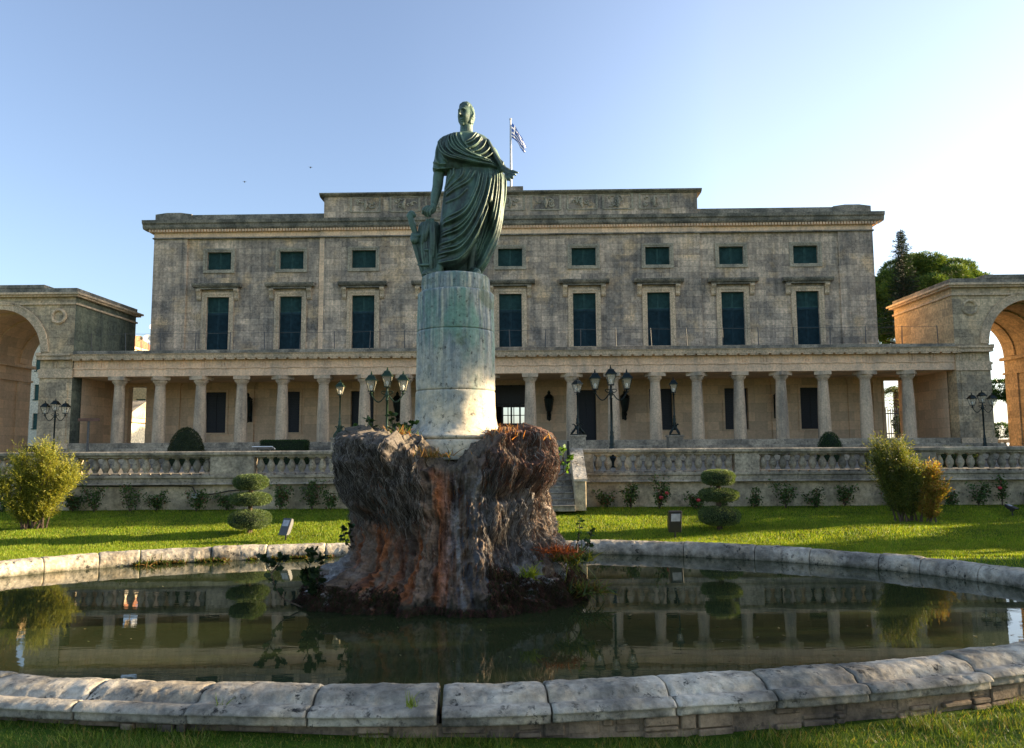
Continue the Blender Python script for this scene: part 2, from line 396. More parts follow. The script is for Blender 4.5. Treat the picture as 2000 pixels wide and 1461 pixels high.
pts = pool_pt(np.arange(0, 361, 4.0), .17); inn = pool_pt(np.arange(0, 361, 4.0), -.2)
for i in range(90):
    m.quad((*pts[i], -.08), (*pts[i + 1], -.08), (*pts[i + 1], .1), (*pts[i], .1))
o = m.build('mortar_bed', MT['brick'], basin); o.location = (-PCX, -PCY, 0)
# ------------------------------------------------------------------ the palace (local frame: x along the front, y into depth, z up)
PALA = rad(1.15); PO = Vector((0, 48, 0)) - Vector((math.cos(PALA), -math.sin(PALA), 0)) * .17
def frame_empty(name, label, cat): return empty(name, PO, -PALA, label, cat)
def pw(s, d, z=0):                 # palace frame -> world
    return PO + Vector((math.cos(PALA), -math.sin(PALA), 0)) * s + Vector((math.sin(PALA), math.cos(PALA), 0)) * d + Vector((0, 0, z))
pal = frame_empty('palace', 'wide weathered limestone palace with three storeys, shuttered windows and a low front colonnade', 'palace')
def wall_open(m, x0, x1, z0, z1, y, ops, rev=.4):
    xs = sorted({x0, x1, *[v for o in ops for v in o[:2]]}); zs = sorted({z0, z1, *[v for o in ops for v in o[2:4]]})
    for i in range(len(xs) - 1):
        for j in range(len(zs) - 1):
            cx, cz = (xs[i] + xs[i + 1]) / 2, (zs[j] + zs[j + 1]) / 2
            if any(o[0] < cx < o[1] and o[2] < cz < o[3] for o in ops): continue
            m.quad((xs[i], y, zs[j]), (xs[i + 1], y, zs[j]), (xs[i + 1], y, zs[j + 1]), (xs[i], y, zs[j + 1]))
    for o in ops:
        a, b_, c, d = o[:4]
        m.quad((a, y, c), (a, y + rev, c), (a, y + rev, d), (a, y, d)); m.quad((b_, y, c), (b_, y + rev, c), (b_, y + rev, d), (b_, y, d))
        m.quad((a, y, d), (b_, y, d), (b_, y + rev, d), (a, y + rev, d)); m.quad((a, y, c), (b_, y, c), (b_, y + rev, c), (a, y + rev, c))
WC = [i * 5.15 for i in range(-4, 5)]; Y1 = 4.5; W = 25.23
tall = [(c - .79, c + .79, 8.72, 12.46) for c in WC]; small = [(c - .85, c + .85, 14.42, 15.69) for c in WC]
m = MB(); wall_open(m, -W, W, 8.0, 16.72, Y1, tall + small)
m.quad((-W, Y1, 0), (-W, 24, 0), (-W, 24, 17.2), (-W, Y1, 17.2)); m.quad((W, Y1, 0), (W, 24, 0), (W, 24, 17.2), (W, Y1, 17.2))
m.quad((-W, 24, 0), (W, 24, 0), (W, 24, 17.2), (-W, 24, 17.2)) if False else None
wall_open(m, -W, W, 0, 17.2, 24, [(-1.3, 1.3, 2.2, 5.6)], .3)
m.build('facade_wall', MT['wall'], pal)
# ground floor wall inside the colonnade: warm plaster
gf = [(c - .8, c + .8, 2.92, 5.75) for i, c in zip(range(-4, 5), WC) if abs(i) > 1] + [(c - .7, c + .7, 2.21, 5.7) for i, c in zip(range(-4, 5), WC) if abs(i) == 1] + [(-1.2, 1.2, 2.21, 6.1)]
ends = [(-26.65, -25.3, 2.21, 6.15), (25.5, 26.75, 2.21, 6.2)]
m = MB(); wall_open(m, -27.6, 27.6, 2.2, 6.45, Y1, gf, .35) if False else None
wall_open(m, -27.62, 27.62, 2.19, 7.98, Y1, gf + ends, .5)
for x in (-27.62, 27.62): m.quad((x, .45, 2.19), (x, Y1, 2.19), (x, Y1, 6.45), (x, .45, 6.45))
m.build('ground_floor_wall', MT['plaster'], pal)
for c in (-23.3, -18.1, -13.0, -7.75, -2.6, 2.6, 7.75, 13.0, 18.1, 23.3, -25.1, 25.0):
    m = MB(); m.box(c - .28, c + .28, Y1 - .12, Y1 + .002, 2.205, 6.2); m.box(c - .36, c + .36, Y1 - .18, Y1 + .003, 6.2, 6.42)
    m.build('wall_pilaster', MT['plaster'], pal)
for x0, x1 in ((-W, -22.9), (22.9, W)):
    m = MB(); m.box(x0 - .03, x1 + .03, Y1 - .13, Y1 + .05, 8.0, 16.70); m.build('corner_pilaster', MT['wall'], pal)
m = MB(); m.box(-13.45, -13.12, Y1 - .10, Y1 + .05, 8.0, 16.69); m.build('pilaster_strip', MT['cream'], pal)
m = MB(); wall_open(m, -13.12, 13.3, 8.001, 16.68, Y1 - .1, [t for t in tall + small if abs(t[0] + .8) < 12], .2); m.quad((13.3, Y1 - .1, 8), (13.3, Y1, 8), (13.3, Y1, 16.68), (13.3, Y1 - .1, 16.68))
m.build('centre_projection', MT['wall'], pal)
# crowning: moulding, frieze, dentils, cornice, parapet
m = MB()
m.box(-W - .04, W + .04, Y1 - .14, 24.1, 16.72, 17.08)
m.box(-13.4, 13.35, Y1 - .22, Y1, 16.722, 17.078)
m.build('frieze', MT['cream'], pal)
m = MB(); m.box(-W - .1, W + .1, Y1 - .25, Y1 + .1, 16.64, 16.725); m.build('string_course', MT['dirty'], pal)
m = MB(); x = -W - .3
m.box(-W - .2, W + .2, Y1 - .26, 24.2, 17.08, 17.30)
m.build('bed_moulding', MT['cream'], pal)
m = MB()
while x < W + .3:
    m.box(x, x + .11, Y1 - .40, Y1 - .25, 17.10, 17.27); x += .2075
m.build('dentil_course', MT['cream'], pal)
m = MB()
m.prism([(Y1 - .40, 17.30), (Y1 - .48, 17.40), (Y1 - .52, 17.60), (Y1 - .62, 17.68), (Y1 - .66, 17.90), (Y1 + .3, 17.93), (Y1 + .3, 17.30)], 'x', -W - .72, W + .72)
m.prism([(W + .3, 17.301), (W + .62, 17.42), (W + .68, 17.6), (W + .8, 17.68), (W + .86, 17.94), (W, 17.97)], 'y', Y1 - .6, 24.6) if False else None
m.box(-W - .68, W + .68, Y1 + .3, 24.6, 17.31, 17.90)
m.build('cornice', MT['dirty'], pal)
m = MB(); m.box(-W + .02, W - .02, Y1 - .1, 24, 17.94, 18.40)
for s_ in (-1, 1):
    a, b_ = sorted((s_ * (W - .0), s_ * (W - 2.6))); c = (a + b_) / 2
    m.prism([(a, 17.95), (b_, 17.95), (b_, 18.45), (c + .5, 18.56), (c - .5, 18.56), (a, 18.45)], 'y', Y1 - .14, Y1 + .5)
m.build('parapet', MT['dirty'], pal)
m = MB(); m.box(-13.15, 13.15, Y1 - .22, 9.5, 17.97, 19.52); m.build('attic', MT['wall'], pal)
m = MB(); m.prism([(Y1 - .25, 19.52), (Y1 - .48, 19.66), (Y1 - .5, 19.76), (9.7, 19.76), (9.7, 19.52)], 'x', -13.45, 13.45); m.build('attic_cornice', MT['dirty'], pal)
m = MB(); m.box(-1.0, 3.3, 5.2, 8.5, 19.76, 20.05); m.box(-.55, .95, 5.6, 7.2, 20.05, 20.62); m.build('roof_plinth', MT['dirty'], pal)
# carved relief panels of the attic: generic foliage scrolls
rr = np.random.default_rng(11)
for k, c in enumerate([-10.2, -7.4, -4.9, -2.4, 0.0, 2.55, 5.1, 7.6, 10.15]):
    hw = .95
    f = MB()
    for a in ((c - hw - .14, c - hw, 18.4, 19.5), (c + hw, c + hw + .14, 18.4, 19.5), (c - hw, c + hw, 18.38, 18.46), (c - hw, c + hw, 19.44, 19.5)): f.box(a[0], a[1], Y1 - .27, Y1 - .2, a[2], a[3])
    fr = f.build('relief_panel', MT['small_trim'], pal)
    mm = MB()
    for j in range(9):
        px, pz = c + rr.uniform(-.6, .6), 18.98 + rr.uniform(-.28, .28); r0 = rr.uniform(.12, .3); t0 = rr.uniform(0, 6.3)
        pts = [(px + r0 * (1 - q / 14) * math.cos(t0 + q * .45), Y1 - .25, pz + r0 * .8 * (1 - q / 14) * math.sin(t0 + q * .45)) for q in range(11)]
        mm.tube(pts, [.045 * (1 - abs(q - 5) / 9) + .015 for q in range(11)], 6)
    mm.tube([(c, Y1 - .26, 18.55), (c + rr.uniform(-.1, .1), Y1 - .3, 18.9), (c, Y1 - .26, 19.3)], [.05, .14, .05], 8)
    mm.build('carved_relief', MT['small_trim'], fr, smooth=True)
# windows
def window(c, small_, y, side):
    w_ = MB()
    if small_:
        x0, x1, z0, z1 = -.85, .85, 14.42, 15.69
        for (a, b_, cc, d) in ((x0 - .27, x0 - .13, z0 - .24, z1 + .25), (x1 + .13, x1 + .27, z0 - .24, z1 + .25), (x0 - .13, x1 + .13, z1 + .11, z1 + .25), (x0 - .13, x1 + .13, z0 - .24, z0 - .10)): w_.box(a, b_, -.09, .0, cc, d)
        for (a, b_, cc, d) in ((x0 - .13, x0, z0 - .10, z1 + .11), (x1, x1 + .13, z0 - .10, z1 + .11), (x0, x1, z1, z1 + .11), (x0, x1, z0 - .10, z0)): w_.box(a, b_, -.05, .0, cc, d)
    else:
        x0, x1, z0, z1 = -.79, .79, 8.72, 12.46
        for (a, b_, cc, d) in ((x0 - .34, x0 - .16, 8.4, z1 + .32), (x1 + .16, x1 + .34, 8.4, z1 + .32), (x0 - .16, x1 + .16, z1 + .16, z1 + .32)): w_.box(a, b_, -.10, .0, cc, d)
        for (a, b_, cc, d) in ((x0 - .16, x0, 8.4, z1 + .16), (x1, x1 + .16, 8.4, z1 + .16), (x0, x1, z1, z1 + .16)): w_.box(a, b_, -.06, .0, cc, d)
        w_.box(x0, x1, -.04, .35, 8.4, 8.72)
    fr = w_.build('window', MT['small_trim' if small_ else 'trim'], pal, loc=(c, y, 0))
    sh = MB(); d = .22
    def leaf(a, b_, cc, dd):
        t = .055
        sh.box(a, a + t, d - .03, d + .02, cc, dd); sh.box(b_ - t, b_, d - .03, d + .02, cc, dd); sh.box(a + t, b_ - t, d - .03, d + .02, cc, cc + t); sh.box(a + t, b_ - t, d - .03, d + .02, dd - t, dd)
        z = cc + t
        while z < dd - t - .03:
            sh.quad((a + t, d - .025, z), (b_ - t, d - .025, z), (b_ - t, d + .012, z + .055), (a + t, d + .012, z + .055)); z += .06
    if small_:
        leaf(x0, -.01, z0, z1); leaf(.01, x1, z0, z1); sh.build('shutter', MT['shutter'], fr)
    else:
        leaf(x0, -.01, 11.35, z1); leaf(.01, x1, 11.35, z1); sh.build('shutter', MT['shutter'], fr)
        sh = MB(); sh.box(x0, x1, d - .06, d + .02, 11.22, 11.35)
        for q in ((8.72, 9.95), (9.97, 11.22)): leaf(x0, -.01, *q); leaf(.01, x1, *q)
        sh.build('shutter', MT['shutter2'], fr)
        h = MB(); h.box(-1.5, 1.5, -.30, .0, 12.98, 13.12); h.prism([(0, 13.12), (-.42, 13.12), (-.52, 13.25), (-.55, 13.36), (0, 13.42)], 'x', -1.72, 1.72); h.build('hood', MT['dirty'], fr)
        for s_ in (-1, 1):
            b2 = MB(); a0, a1 = sorted((s_ * 1.18, s_ * 1.48))
            b2.prism([(0, 12.98), (-.34, 12.98), (-.34, 12.86), (-.22, 12.72), (-.14, 12.5), (-.16, 12.36), (-.09, 12.24), (0, 12.2)], 'x', a0, a1); b2.build('hood_bracket', MT['trim'], fr)
    bk = MB(); bk.box(x0, x1, d + .05, d + .08, z0, z1); bk.build('window_dark', MT['dark'], fr)
    return fr
proto = [window(WC[0], True, Y1, 0), window(WC[0], False, Y1, 0)]
for i, c in enumerate(WC):
    y = Y1 - .1 if 2 <= i <= 6 else Y1
    for p in proto:
        o = p if i == 0 else copy_tree(p, pal)
        o.location = (c, y, 0)
# ground floor windows and doors
for i, c in zip(range(-4, 5), WC):
    if abs(i) > 1:
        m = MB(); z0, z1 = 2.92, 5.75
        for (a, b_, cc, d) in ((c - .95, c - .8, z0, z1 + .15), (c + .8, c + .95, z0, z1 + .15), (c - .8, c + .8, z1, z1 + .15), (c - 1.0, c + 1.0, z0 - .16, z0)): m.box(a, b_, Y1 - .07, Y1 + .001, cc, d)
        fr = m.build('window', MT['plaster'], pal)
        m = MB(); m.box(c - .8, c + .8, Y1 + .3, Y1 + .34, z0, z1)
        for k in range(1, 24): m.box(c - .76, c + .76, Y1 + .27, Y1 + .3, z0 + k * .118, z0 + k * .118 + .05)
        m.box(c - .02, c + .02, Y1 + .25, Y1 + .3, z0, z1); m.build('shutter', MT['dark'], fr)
    elif abs(i) == 1:
        m = MB()
        for (a, b_, cc, d) in ((c - .9, c - .7, 2.21, 5.9), (c + .7, c + .9, 2.21, 5.9), (c - .7, c + .7, 5.7, 5.9)): m.box(a, b_, Y1 - .08, Y1 + .001, cc, d)
        dr = m.build('door', MT['plaster'], pal)
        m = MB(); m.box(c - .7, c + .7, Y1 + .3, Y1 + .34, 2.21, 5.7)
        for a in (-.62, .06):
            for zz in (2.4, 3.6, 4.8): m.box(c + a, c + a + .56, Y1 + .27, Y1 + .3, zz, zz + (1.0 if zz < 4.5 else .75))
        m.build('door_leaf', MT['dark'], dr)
# entrance hall seen through the glazed door
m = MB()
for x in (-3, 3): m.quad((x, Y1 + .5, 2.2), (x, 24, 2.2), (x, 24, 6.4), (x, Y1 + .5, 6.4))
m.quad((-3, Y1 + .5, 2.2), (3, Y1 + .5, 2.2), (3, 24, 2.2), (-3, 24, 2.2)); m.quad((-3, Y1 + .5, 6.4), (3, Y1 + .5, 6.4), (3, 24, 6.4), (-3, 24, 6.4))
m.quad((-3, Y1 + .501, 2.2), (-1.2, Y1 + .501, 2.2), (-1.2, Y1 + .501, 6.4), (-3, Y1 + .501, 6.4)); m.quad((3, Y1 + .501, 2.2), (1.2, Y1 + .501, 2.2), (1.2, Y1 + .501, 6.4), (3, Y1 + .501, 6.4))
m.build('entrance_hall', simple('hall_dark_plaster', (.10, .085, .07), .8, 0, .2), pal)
dm = simple('door_dark_wood', (.02, .018, .017), .45, 0, .3)
m = MB()
for x in (-1.2, -.66, -.05, .55, 1.08): m.box(x, x + .12, Y1 + .3, Y1 + .38, 2.21, 6.1)
for z in (2.21, 3.35, 4.62, 4.78, 5.98): m.box(-1.2, 1.2, Y1 + .305, Y1 + .375, z, z + .1)
m.box(-1.1, 1.1, Y1 + .33, Y1 + .36, 4.88, 5.98); ed = m.build('entrance_door', dm, pal)
m = MB(); m.box(-1.1, 1.1, Y1 + .32, Y1 + .35, 2.3, 3.35); m.build('door_panel', dm, ed)
m = MB()
for x in (-1.3, -.75, -.2, .35, .9): m.box(x, x + .08, 23.98, 24.05, 2.2, 5.6)
for z in (3.0, 3.9, 4.8): m.box(-1.3, 1.3, 23.985, 24.045, z, z + .07)
m.build('rear_window', dm, pal)
# end doorway surrounds
m = MB()
for a, b_, z1 in ((-26.65, -25.3, 6.15), (25.5, 26.75, 6.2)):
    for q in ((a - .16, a, 2.2, z1 + .16), (b_, b_ + .16, 2.2, z1 + .16), (a, b_, z1, z1 + .16)): m.box(q[0], q[1], Y1 - .07, Y1 + .001, q[2], q[3])
m.build('doorway_surround', MT['plaster'], pal)
# portico: stylobate steps, floor, columns, entablature, ceiling
m = MB()
m.box(-27.6, 27.6, -.75, Y1 + .02, .9, 2.2); m.box(-30, 30, -1.15, -.75, .9, 1.86); m.box(-30.2, 30.2, -1.55, -1.15, .9, 1.55); m.box(-30.4, 30.4, -1.95, -1.55, .9, 1.25)
m.build('portico_plinth', MT['rail'], pal, bevel=.02)
def column_mesh():
    nf, zs = 20, [(0.0, .40), (.35, .395), (1.5, .378), (2.6, .345), (3.45, .305), (3.62, .300)]
    V = []; F = []; n = nf * 4
    for z, r in zs:
        for k in range(n):
            t = 2 * math.pi * k / n; fl = (1 - abs((k % 4) - 2) / 2); V.append(((r - .018 * fl) * math.cos(t), (r - .018 * fl) * math.sin(t), z))
    for i in range(len(zs) - 1):
        for k in range(n): F.append((i * n + k, i * n + (k + 1) % n, (i + 1) * n + (k + 1) % n, (i + 1) * n + k))
    b = MB(); b.v, b.f = V, F
    b.lathe([(.30, 3.62), (.325, 3.65), (.31, 3.68), (.34, 3.74), (.45, 3.86), (.46, 3.93), (.44, 3.97)], n=32)
    b.box(-.50, .50, -.50, .50, 3.97, 4.21)
    return b
cproto = column_mesh().build('column', MT['column'], pal, smooth=True)
for i in range(20):
    o = cproto if i == 0 else copy_tree(cproto, pal)
    o.location = (-24.9 + i * 2.621, 0, 2.2); o.rotation_euler = (0, 0, (i * 37 % 20) * math.pi / 10)
m = MB(); m.box(-27.7, 27.7, -.40, .40, 6.41, 6.90); m.box(-27.7, 27.7, -.46, .46, 6.90, 6.97); m.build('architrave', MT['cream'], pal)
m = MB(); m.box(-27.7, 27.7, -.40, .40, 6.97, 7.46)
m.build('portico_frieze', MT['cream'], pal)
m = MB(); x = -27.5
while x < 27.5:
    for k in range(3): m.box(x + k * .17, x + k * .17 + .11, -.43, -.399, 6.99, 7.44)
    m.box(x - .02, x + .47, -.46, -.40, 6.86, 6.898); x += 1.3105
m.build('triglyph_band', MT['cream'], pal)
m = MB(); m.prism([(-.42, 7.46), (-.80, 7.50), (-.84, 7.70), (-.92, 7.80), (.5, 7.82), (.5, 7.46)], 'x', -27.7, 27.7)
x = -27.6
while x < 27.6: m.box(x, x + .5, -.78, -.42, 7.42, 7.49); x += .655
m.build('portico_cornice', MT['trim'], pal)
m = MB(); m.box(-27.7, 27.7, -.55, Y1 + .02, 7.82, 8.04); m.build('portico_roof', MT['dirty'], pal)
m = MB(); m.box(-27.6, 27.6, .40, Y1 - .002, 6.40, 6.46); m.build('portico_ceiling', MT['plaster'], pal)
# ------------------------------------------------------------------ gateways at either end
def gateway(side, label):
    g_ = empty('arch_gateway', PO, -PALA, label, 'gateway')
    cx, R_, zs = 32.55, 2.75, 8.02; x0, x1 = 27.7, 37.4; y0, y1 = -.5, 7.0; zt = 11.55
    X = lambda x: side * x
    m = MB()
    def q(*p): m.quad(*[(X(a), b_, c) for a, b_, c in p])
    jamb = (cx - R_, cx + R_); NS = 28
    arc = [(cx - R_ * math.cos(math.pi * k / NS), zs + R_ * math.sin(math.pi * k / NS)) for k in range(NS + 1)]
    for y in (y0, y1):
        for a, b_ in ((x0, jamb[0]), (jamb[1], x1)): q((a, y, .9), (b_, y, .9), (b_, y, zt), (a, y, zt))
        for k in range(NS):
            (xa, za), (xb, zb) = arc[k], arc[k + 1]; q((xa, y, za), (xb, y, zb), (xb, y, zt), (xa, y, zt))
    q((x1, y0, .9), (x1, y1, .9), (x1, y1, zt), (x1, y0, zt)); q((x0, y0, zt), (x1, y0, zt), (x1, y1, zt), (x0, y1, zt))
    m.build('pier_wall', MT['gate'], g_)
    m = MB()
    def q(*p): m.quad(*[(X(a), b_, c) for a, b_, c in p])
    q((x0, y0, .9), (x0, y1, .9), (x0, y1, zt), (x0, y0, zt))
    m.build('side_wall', MT['gshade'] if side < 0 else MT['gwarm'], g_)  # left wall coloured as shaded, right wall as warmed by bounce light
    m = MB()
    def q(*p): m.quad(*[(X(a), b_, c) for a, b_, c in p])
    for x in jamb: q((x, y0, .9), (x, y1, .9), (x, y1, zs), (x, y0, zs))
    for k in range(NS):
        (xa, za), (xb, zb) = arc[k], arc[k + 1]; q((xa, y0, za), (xb, y0, zb), (xb, y1, zb), (xa, y1, za))
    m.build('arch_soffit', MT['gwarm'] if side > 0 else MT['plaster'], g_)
    # archivolt, soffit ribs, impost, wall pilaster, frieze bands
    def ring(ra, rb, ya, yb, name, mat):
        m = MB()
        for k in range(NS):
            t0, t1 = math.pi * k / NS, math.pi * (k + 1) / NS
            P_ = [[(X(cx - r * math.cos(t)), y, zs + r * math.sin(t)) for r in (ra, rb)] for t in (t0, t1) for y in (ya, yb)]
            a, b_, c, d = P_
            m.quad(a[0], a[1], c[1], c[0]); m.quad(b_[0], b_[1], d[1], d[0]); m.quad(a[0], c[0], d[0], b_[0]); m.quad(a[1], c[1], d[1], b_[1])
        m.build(name, mat, g_)
    ring(R_ - .003, R_ + .42, y0 - .07, y0 + .01, 'archivolt', MT['trim']); ring(R_ + .42, R_ + .52, y0 - .12, y0 + .01, 'archivolt', MT['trim'])
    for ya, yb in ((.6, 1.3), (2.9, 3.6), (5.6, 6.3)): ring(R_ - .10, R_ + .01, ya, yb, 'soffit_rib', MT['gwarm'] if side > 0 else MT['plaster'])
    def bx(a, b_, c, d, e, f): m.box(min(X(a), X(b_)), max(X(a), X(b_)), c, d, e, f)
    for j, sgn in ((jamb[0], 1), (jamb[1], -1)):
        m = MB()
        a, b_ = sorted((j - .02 * sgn, j + .14 * sgn)); bx(a, b_, y0 - .05, y1 + .05, 6.72, 6.86)
        a, b_ = sorted((j - .02 * sgn, j + .20 * sgn)); bx(a, b_, y0 - .22, y1 + .22, 7.72, 7.95)
        for ya, yb in ((.5, 1.4), (2.8, 3.7), (5.5, 6.4)):
            a, b_ = sorted((j - .02 * sgn, j + .09 * sgn)); bx(a, b_, ya, yb, .98, 6.72)
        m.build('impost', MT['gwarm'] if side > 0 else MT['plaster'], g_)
    for a, b_ in ((x0 - .02, jamb[0] + .05), (jamb[1] - .05, x1 + .1)):
        m = MB()
        bx(a, b_, y0 - .06, y0 + .01, 6.41, 6.90)
        bx(a, b_, y0 - .12, y0 + .01, 6.34, 6.41); bx(a, b_, y0 - .35, y0 + .01, 7.48, 7.72); bx(a, b_, y0 - .45, y0 + .01, 7.72, 7.83)
        bx(a, b_, y0 - .16, y0 + .01, .9, 2.2)
        k = a + .1
        while k < b_ - .5:
            for t in range(3): bx(k + t * .17, k + t * .17 + .11, y0 - .03, y0 + .01, 6.99, 7.44)
            k += .8
        m.build('entablature_band', MT['trim'], g_)
    m = MB()
    bx(x0 + .25, jamb[0] - .35, y0 - .05, y0 + .01, 2.2, 6.3); m.build('pier_pilaster', MT['gate'], g_)
    m = MB(); m_ = m
    bx(x0 - .1, x1 + .1, y0 - .12, y1 + .1, zt - .5, zt - .38); bx(x0 - .25, x1 + .25, y0 - .25, y1 + .25, zt, zt + .12); bx(x0 - .38, x1 + .38, y0 - .38, y1 + .38, zt + .12, zt + .25)
    m.build('gateway_cornice', MT['trim'] if side < 0 else MT['trim'], g_)
    m = MB(); bx(x0 - .05, x1 + .05, y0 - .05, y1 + .05, zt + .25, zt + .58); bx(x0 - .05 + 2.1, x1 - 2.0, y0 - .09, y1 + .02, zt + .58, zt + .80); m.build('gateway_parapet', MT['dirty'], g_)
    # wreath carved on the spandrel
    m = MB(); wc = (x0 + 1.05, zt - 1.25)
    m.tube([(X(wc[0]) + .42 * math.cos(t * .2618), y0 - .03, wc[1] + .42 * math.sin(t * .2618)) for t in range(25)], [.085 + .03 * (t % 2) for t in range(25)], 8)
    m.lathe([(.02, 0), (.3, 0)], n=3) if False else None
    m.build('wreath', MT['gate'] if side > 0 else MT['trim'], g_, smooth=True)
    return g_
MT['gshade'] = stone('gateway_shade_painted_stone', (.17, .18, .125), (.075, .09, .075), .38, .60, .7, (1.2, .48, .6), .5, .4, 6, streak=.6)  # dark green colour carries the shade on the left side wall
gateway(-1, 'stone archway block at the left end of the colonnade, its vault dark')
gateway(1, 'stone archway block at the right end of the colonnade, its vault painted orange for bounce light')
# ------------------------------------------------------------------ roof railing
rl = empty('roof_railing', PO, -PALA, 'thin metal railing of posts and one wire along the colonnade roof', 'railing')
pm = MB(); pm.lathe([(.03, 0), (.03, 1.28), (.02, 1.32)], n=6); pp = pm.build('railing_post', MT['steel'], rl)
for i in range(25):
    o = pp if i == 0 else copy_tree(pp, rl)
    o.location = (-27.2 + i * 2.27, .6, 8.04); o.rotation_euler = (rad(random.uniform(-3, 3)), rad(random.uniform(-3, 3)), 0)
m = MB()
for i in range(24): m.tube([(-27.2 + i * 2.27, .6, 9.3), (-26.05 + i * 2.27, .6, 9.27), (-24.93 + i * 2.27, .6, 9.3)], .014, 4)
m.build('railing_wire', MT['steel'], rl)
m = MB()
for i in range(18): m.lathe([(.02, 0), (.02, 1.6)], cx=-26.9 + i * .0, cy=5, n=4) if i == 0 else None
# flag on the roof
fl = empty('flagpole', pw(.05, 6.4, 20.62), 0, 'thin pale flagpole on the roof flying a blue and white striped flag', 'flagpole')
MT['pole'] = simple('pole_paint', (.5, .5, .5), .5, .2, .1)
m = MB(); m.lathe([(.09, 0), (.075, 3.5), (.06, 5.35), (.09, 5.36), (.09, 5.45), (.02, 5.5)], n=10); m.build('pole', MT['pole'], fl, smooth=True)
g = G('flag_cloth'); uv = g.n('UVMap').outputs[0]; xyz = g.n('SeparateXYZ', {0: uv}).outputs
st = g.math('LESS_THAN', g.math('FRACT', g.math('MULTIPLY', xyz[1], 4.5)), .5)
stripe = g.mix(st, (.75, .77, .82), (.03, .09, .35))
inc = g.math('MULTIPLY', g.math('LESS_THAN', xyz[0], .37), g.math('GREATER_THAN', xyz[1], 4 / 9))
cr = g.math('MAXIMUM', g.math('LESS_THAN', g.math('ABSOLUTE', g.math('SUBTRACT', xyz[0], .185)), .037), g.math('LESS_THAN', g.math('ABSOLUTE', g.math('SUBTRACT', xyz[1], .7222)), .056))
cc = g.mix(cr, (.03, .09, .35), (.75, .77, .82)); fc = g.mix(inc, stripe, cc)
g.fin(fc, .8, None)
tr = g.n('BsdfTranslucent', {'Color': fc}).outputs[0]; mx = g.n('MixShader', {0: .35, 1: g.b.outputs[0], 2: tr}).outputs[0]; g.t.links.new(mx, g.out.inputs[0])
NU, NV = 40, 18; V = []; UV = []
for j in range(NV + 1):
    for i in range(NU + 1):
        u, v = i / NU, j / NV
        # drooping: the fly end hangs down and gathers
        x = 1.05 * (u ** .9) * (1 - .12 * (1 - v)) ; z = (v - 1) * (1.15 - .55 * u) - 1.75 * u ** 1.25
        y = .10 * math.sin(u * 11 + v * 3) * (u + .1) + .05 * math.sin(v * 9 + u * 5) * u
        x += .06 * math.sin(v * 8 + u * 6) * u
        V.append((.08 + x, y, 5.1 + z)); UV.append((u, v))
F = [(j * (NU + 1) + i, j * (NU + 1) + i + 1, (j + 1) * (NU + 1) + i + 1, (j + 1) * (NU + 1) + i) for j in range(NV) for i in range(NU)]
me = npmesh('flag', V, np.array(F), smooth=True); ul = me.uv_layers.new(name='UVMap')
for lp in me.loops: ul.data[lp.index].uv = UV[lp.vertex_index]
link('flag', me, g.m, fl)
# ------------------------------------------------------------------ balustrades, garden wall, steps
BAL = [(.105, 0), (.105, .05), (.075, .065), (.062, .09), (.085, .14), (.112, .20), (.118, .25), (.105, .31), (.072, .38), (.052, .43), (.052, .455), (.072, .465), (.072, .48), (.095, .49), (.095, .52)]
bproto = None
def balustrade(x0, x1, piers, label, missing=()):
    global bproto
    r = empty('balustrade', ((x0 + x1) / 2, 22.4, .72), 0, label, 'balustrade', 'stone balustrades on the garden wall')
    ox = (x0 + x1) / 2
    m = MB(); m.prism([(-.24, .27), (.24, .27), (.24, .2), (.20, .17), (.20, .05), (.25, .02), (.25, 0), (-.25, 0), (-.25, .02), (-.20, .05), (-.20, .17), (-.24, .2)], 'x', x0 - ox, x1 - ox)
    m.build('plinth', MT['rail'], r, bevel=.006)
    m = MB(); m.prism([(-.17, .79), (-.17, .82), (-.21, .84), (-.23, .87), (-.23, .935), (-.19, .965), (.19, .965), (.23, .935), (.23, .87), (.21, .84), (.17, .82), (.17, .79)], 'x', x0 - ox, x1 - ox)
    m.build('handrail', MT['rail'], r)
    for a, b_ in piers:
        m = MB(); m.box(a - ox, b_ - ox, -.17, .17, .27, .79); m.build('pier', MT['rail'], r, bevel=.008)
    xs = []; spans = [x0] + [v for p in piers for v in p] + [x1]
    for i in range(0, len(spans), 2):
        a, b_ = spans[i], spans[i + 1]
        if b_ - a < .25: continue
        n = max(1, round((b_ - a) / .30)); xs += [a + (k + .5) * (b_ - a) / n for k in range(n)]
    for k, x in enumerate(xs):
        if bproto is None:
            m = MB(); m.box(-.105, .105, -.105, .105, 0, .045); m.lathe([(a, b_) for a, b_ in BAL[2:]], n=14); m.box(-.10, .10, -.10, .10, .48, .52)
            bproto = m.build('baluster', MT['rail'], r, smooth=True); o = bproto
        else:
            o = bproto.copy(); COL.objects.link(o); o.parent = r
        o.location = (x - ox, 0, .27); o.rotation_euler = (0, 0, 0)
    return r
balustrade(-17.2, -2.0, [(-14.1, -12.62), (-8.77, -7.5), (-3.0, -2.0)], 'stone balustrade left of the mossy fountain rock, lit slivers between its balusters')
balustrade(2.05, 17.5, [(2.05, 2.35), (6.45, 7.16), (10.35, 12.3)], 'greyer stone balustrade running right from the garden steps')
for x0, x1, lb in ((-60, -2.0, 'cream plastered retaining wall left of the garden steps with a cable and roses'), (2.02, 60, 'stained pale retaining wall right of the garden steps with roses at its foot')):
    m = MB(); m.box(x0, x1, 22.32, 22.9, -.3, .718)
    o = m.build('retaining_wall', MT['gwall']); tag(o, lb, 'wall')
st = empty('garden_steps', (0, 21.5, 0), 0, 'worn stone steps right of the fountain rock rising to an iron gate', 'steps')
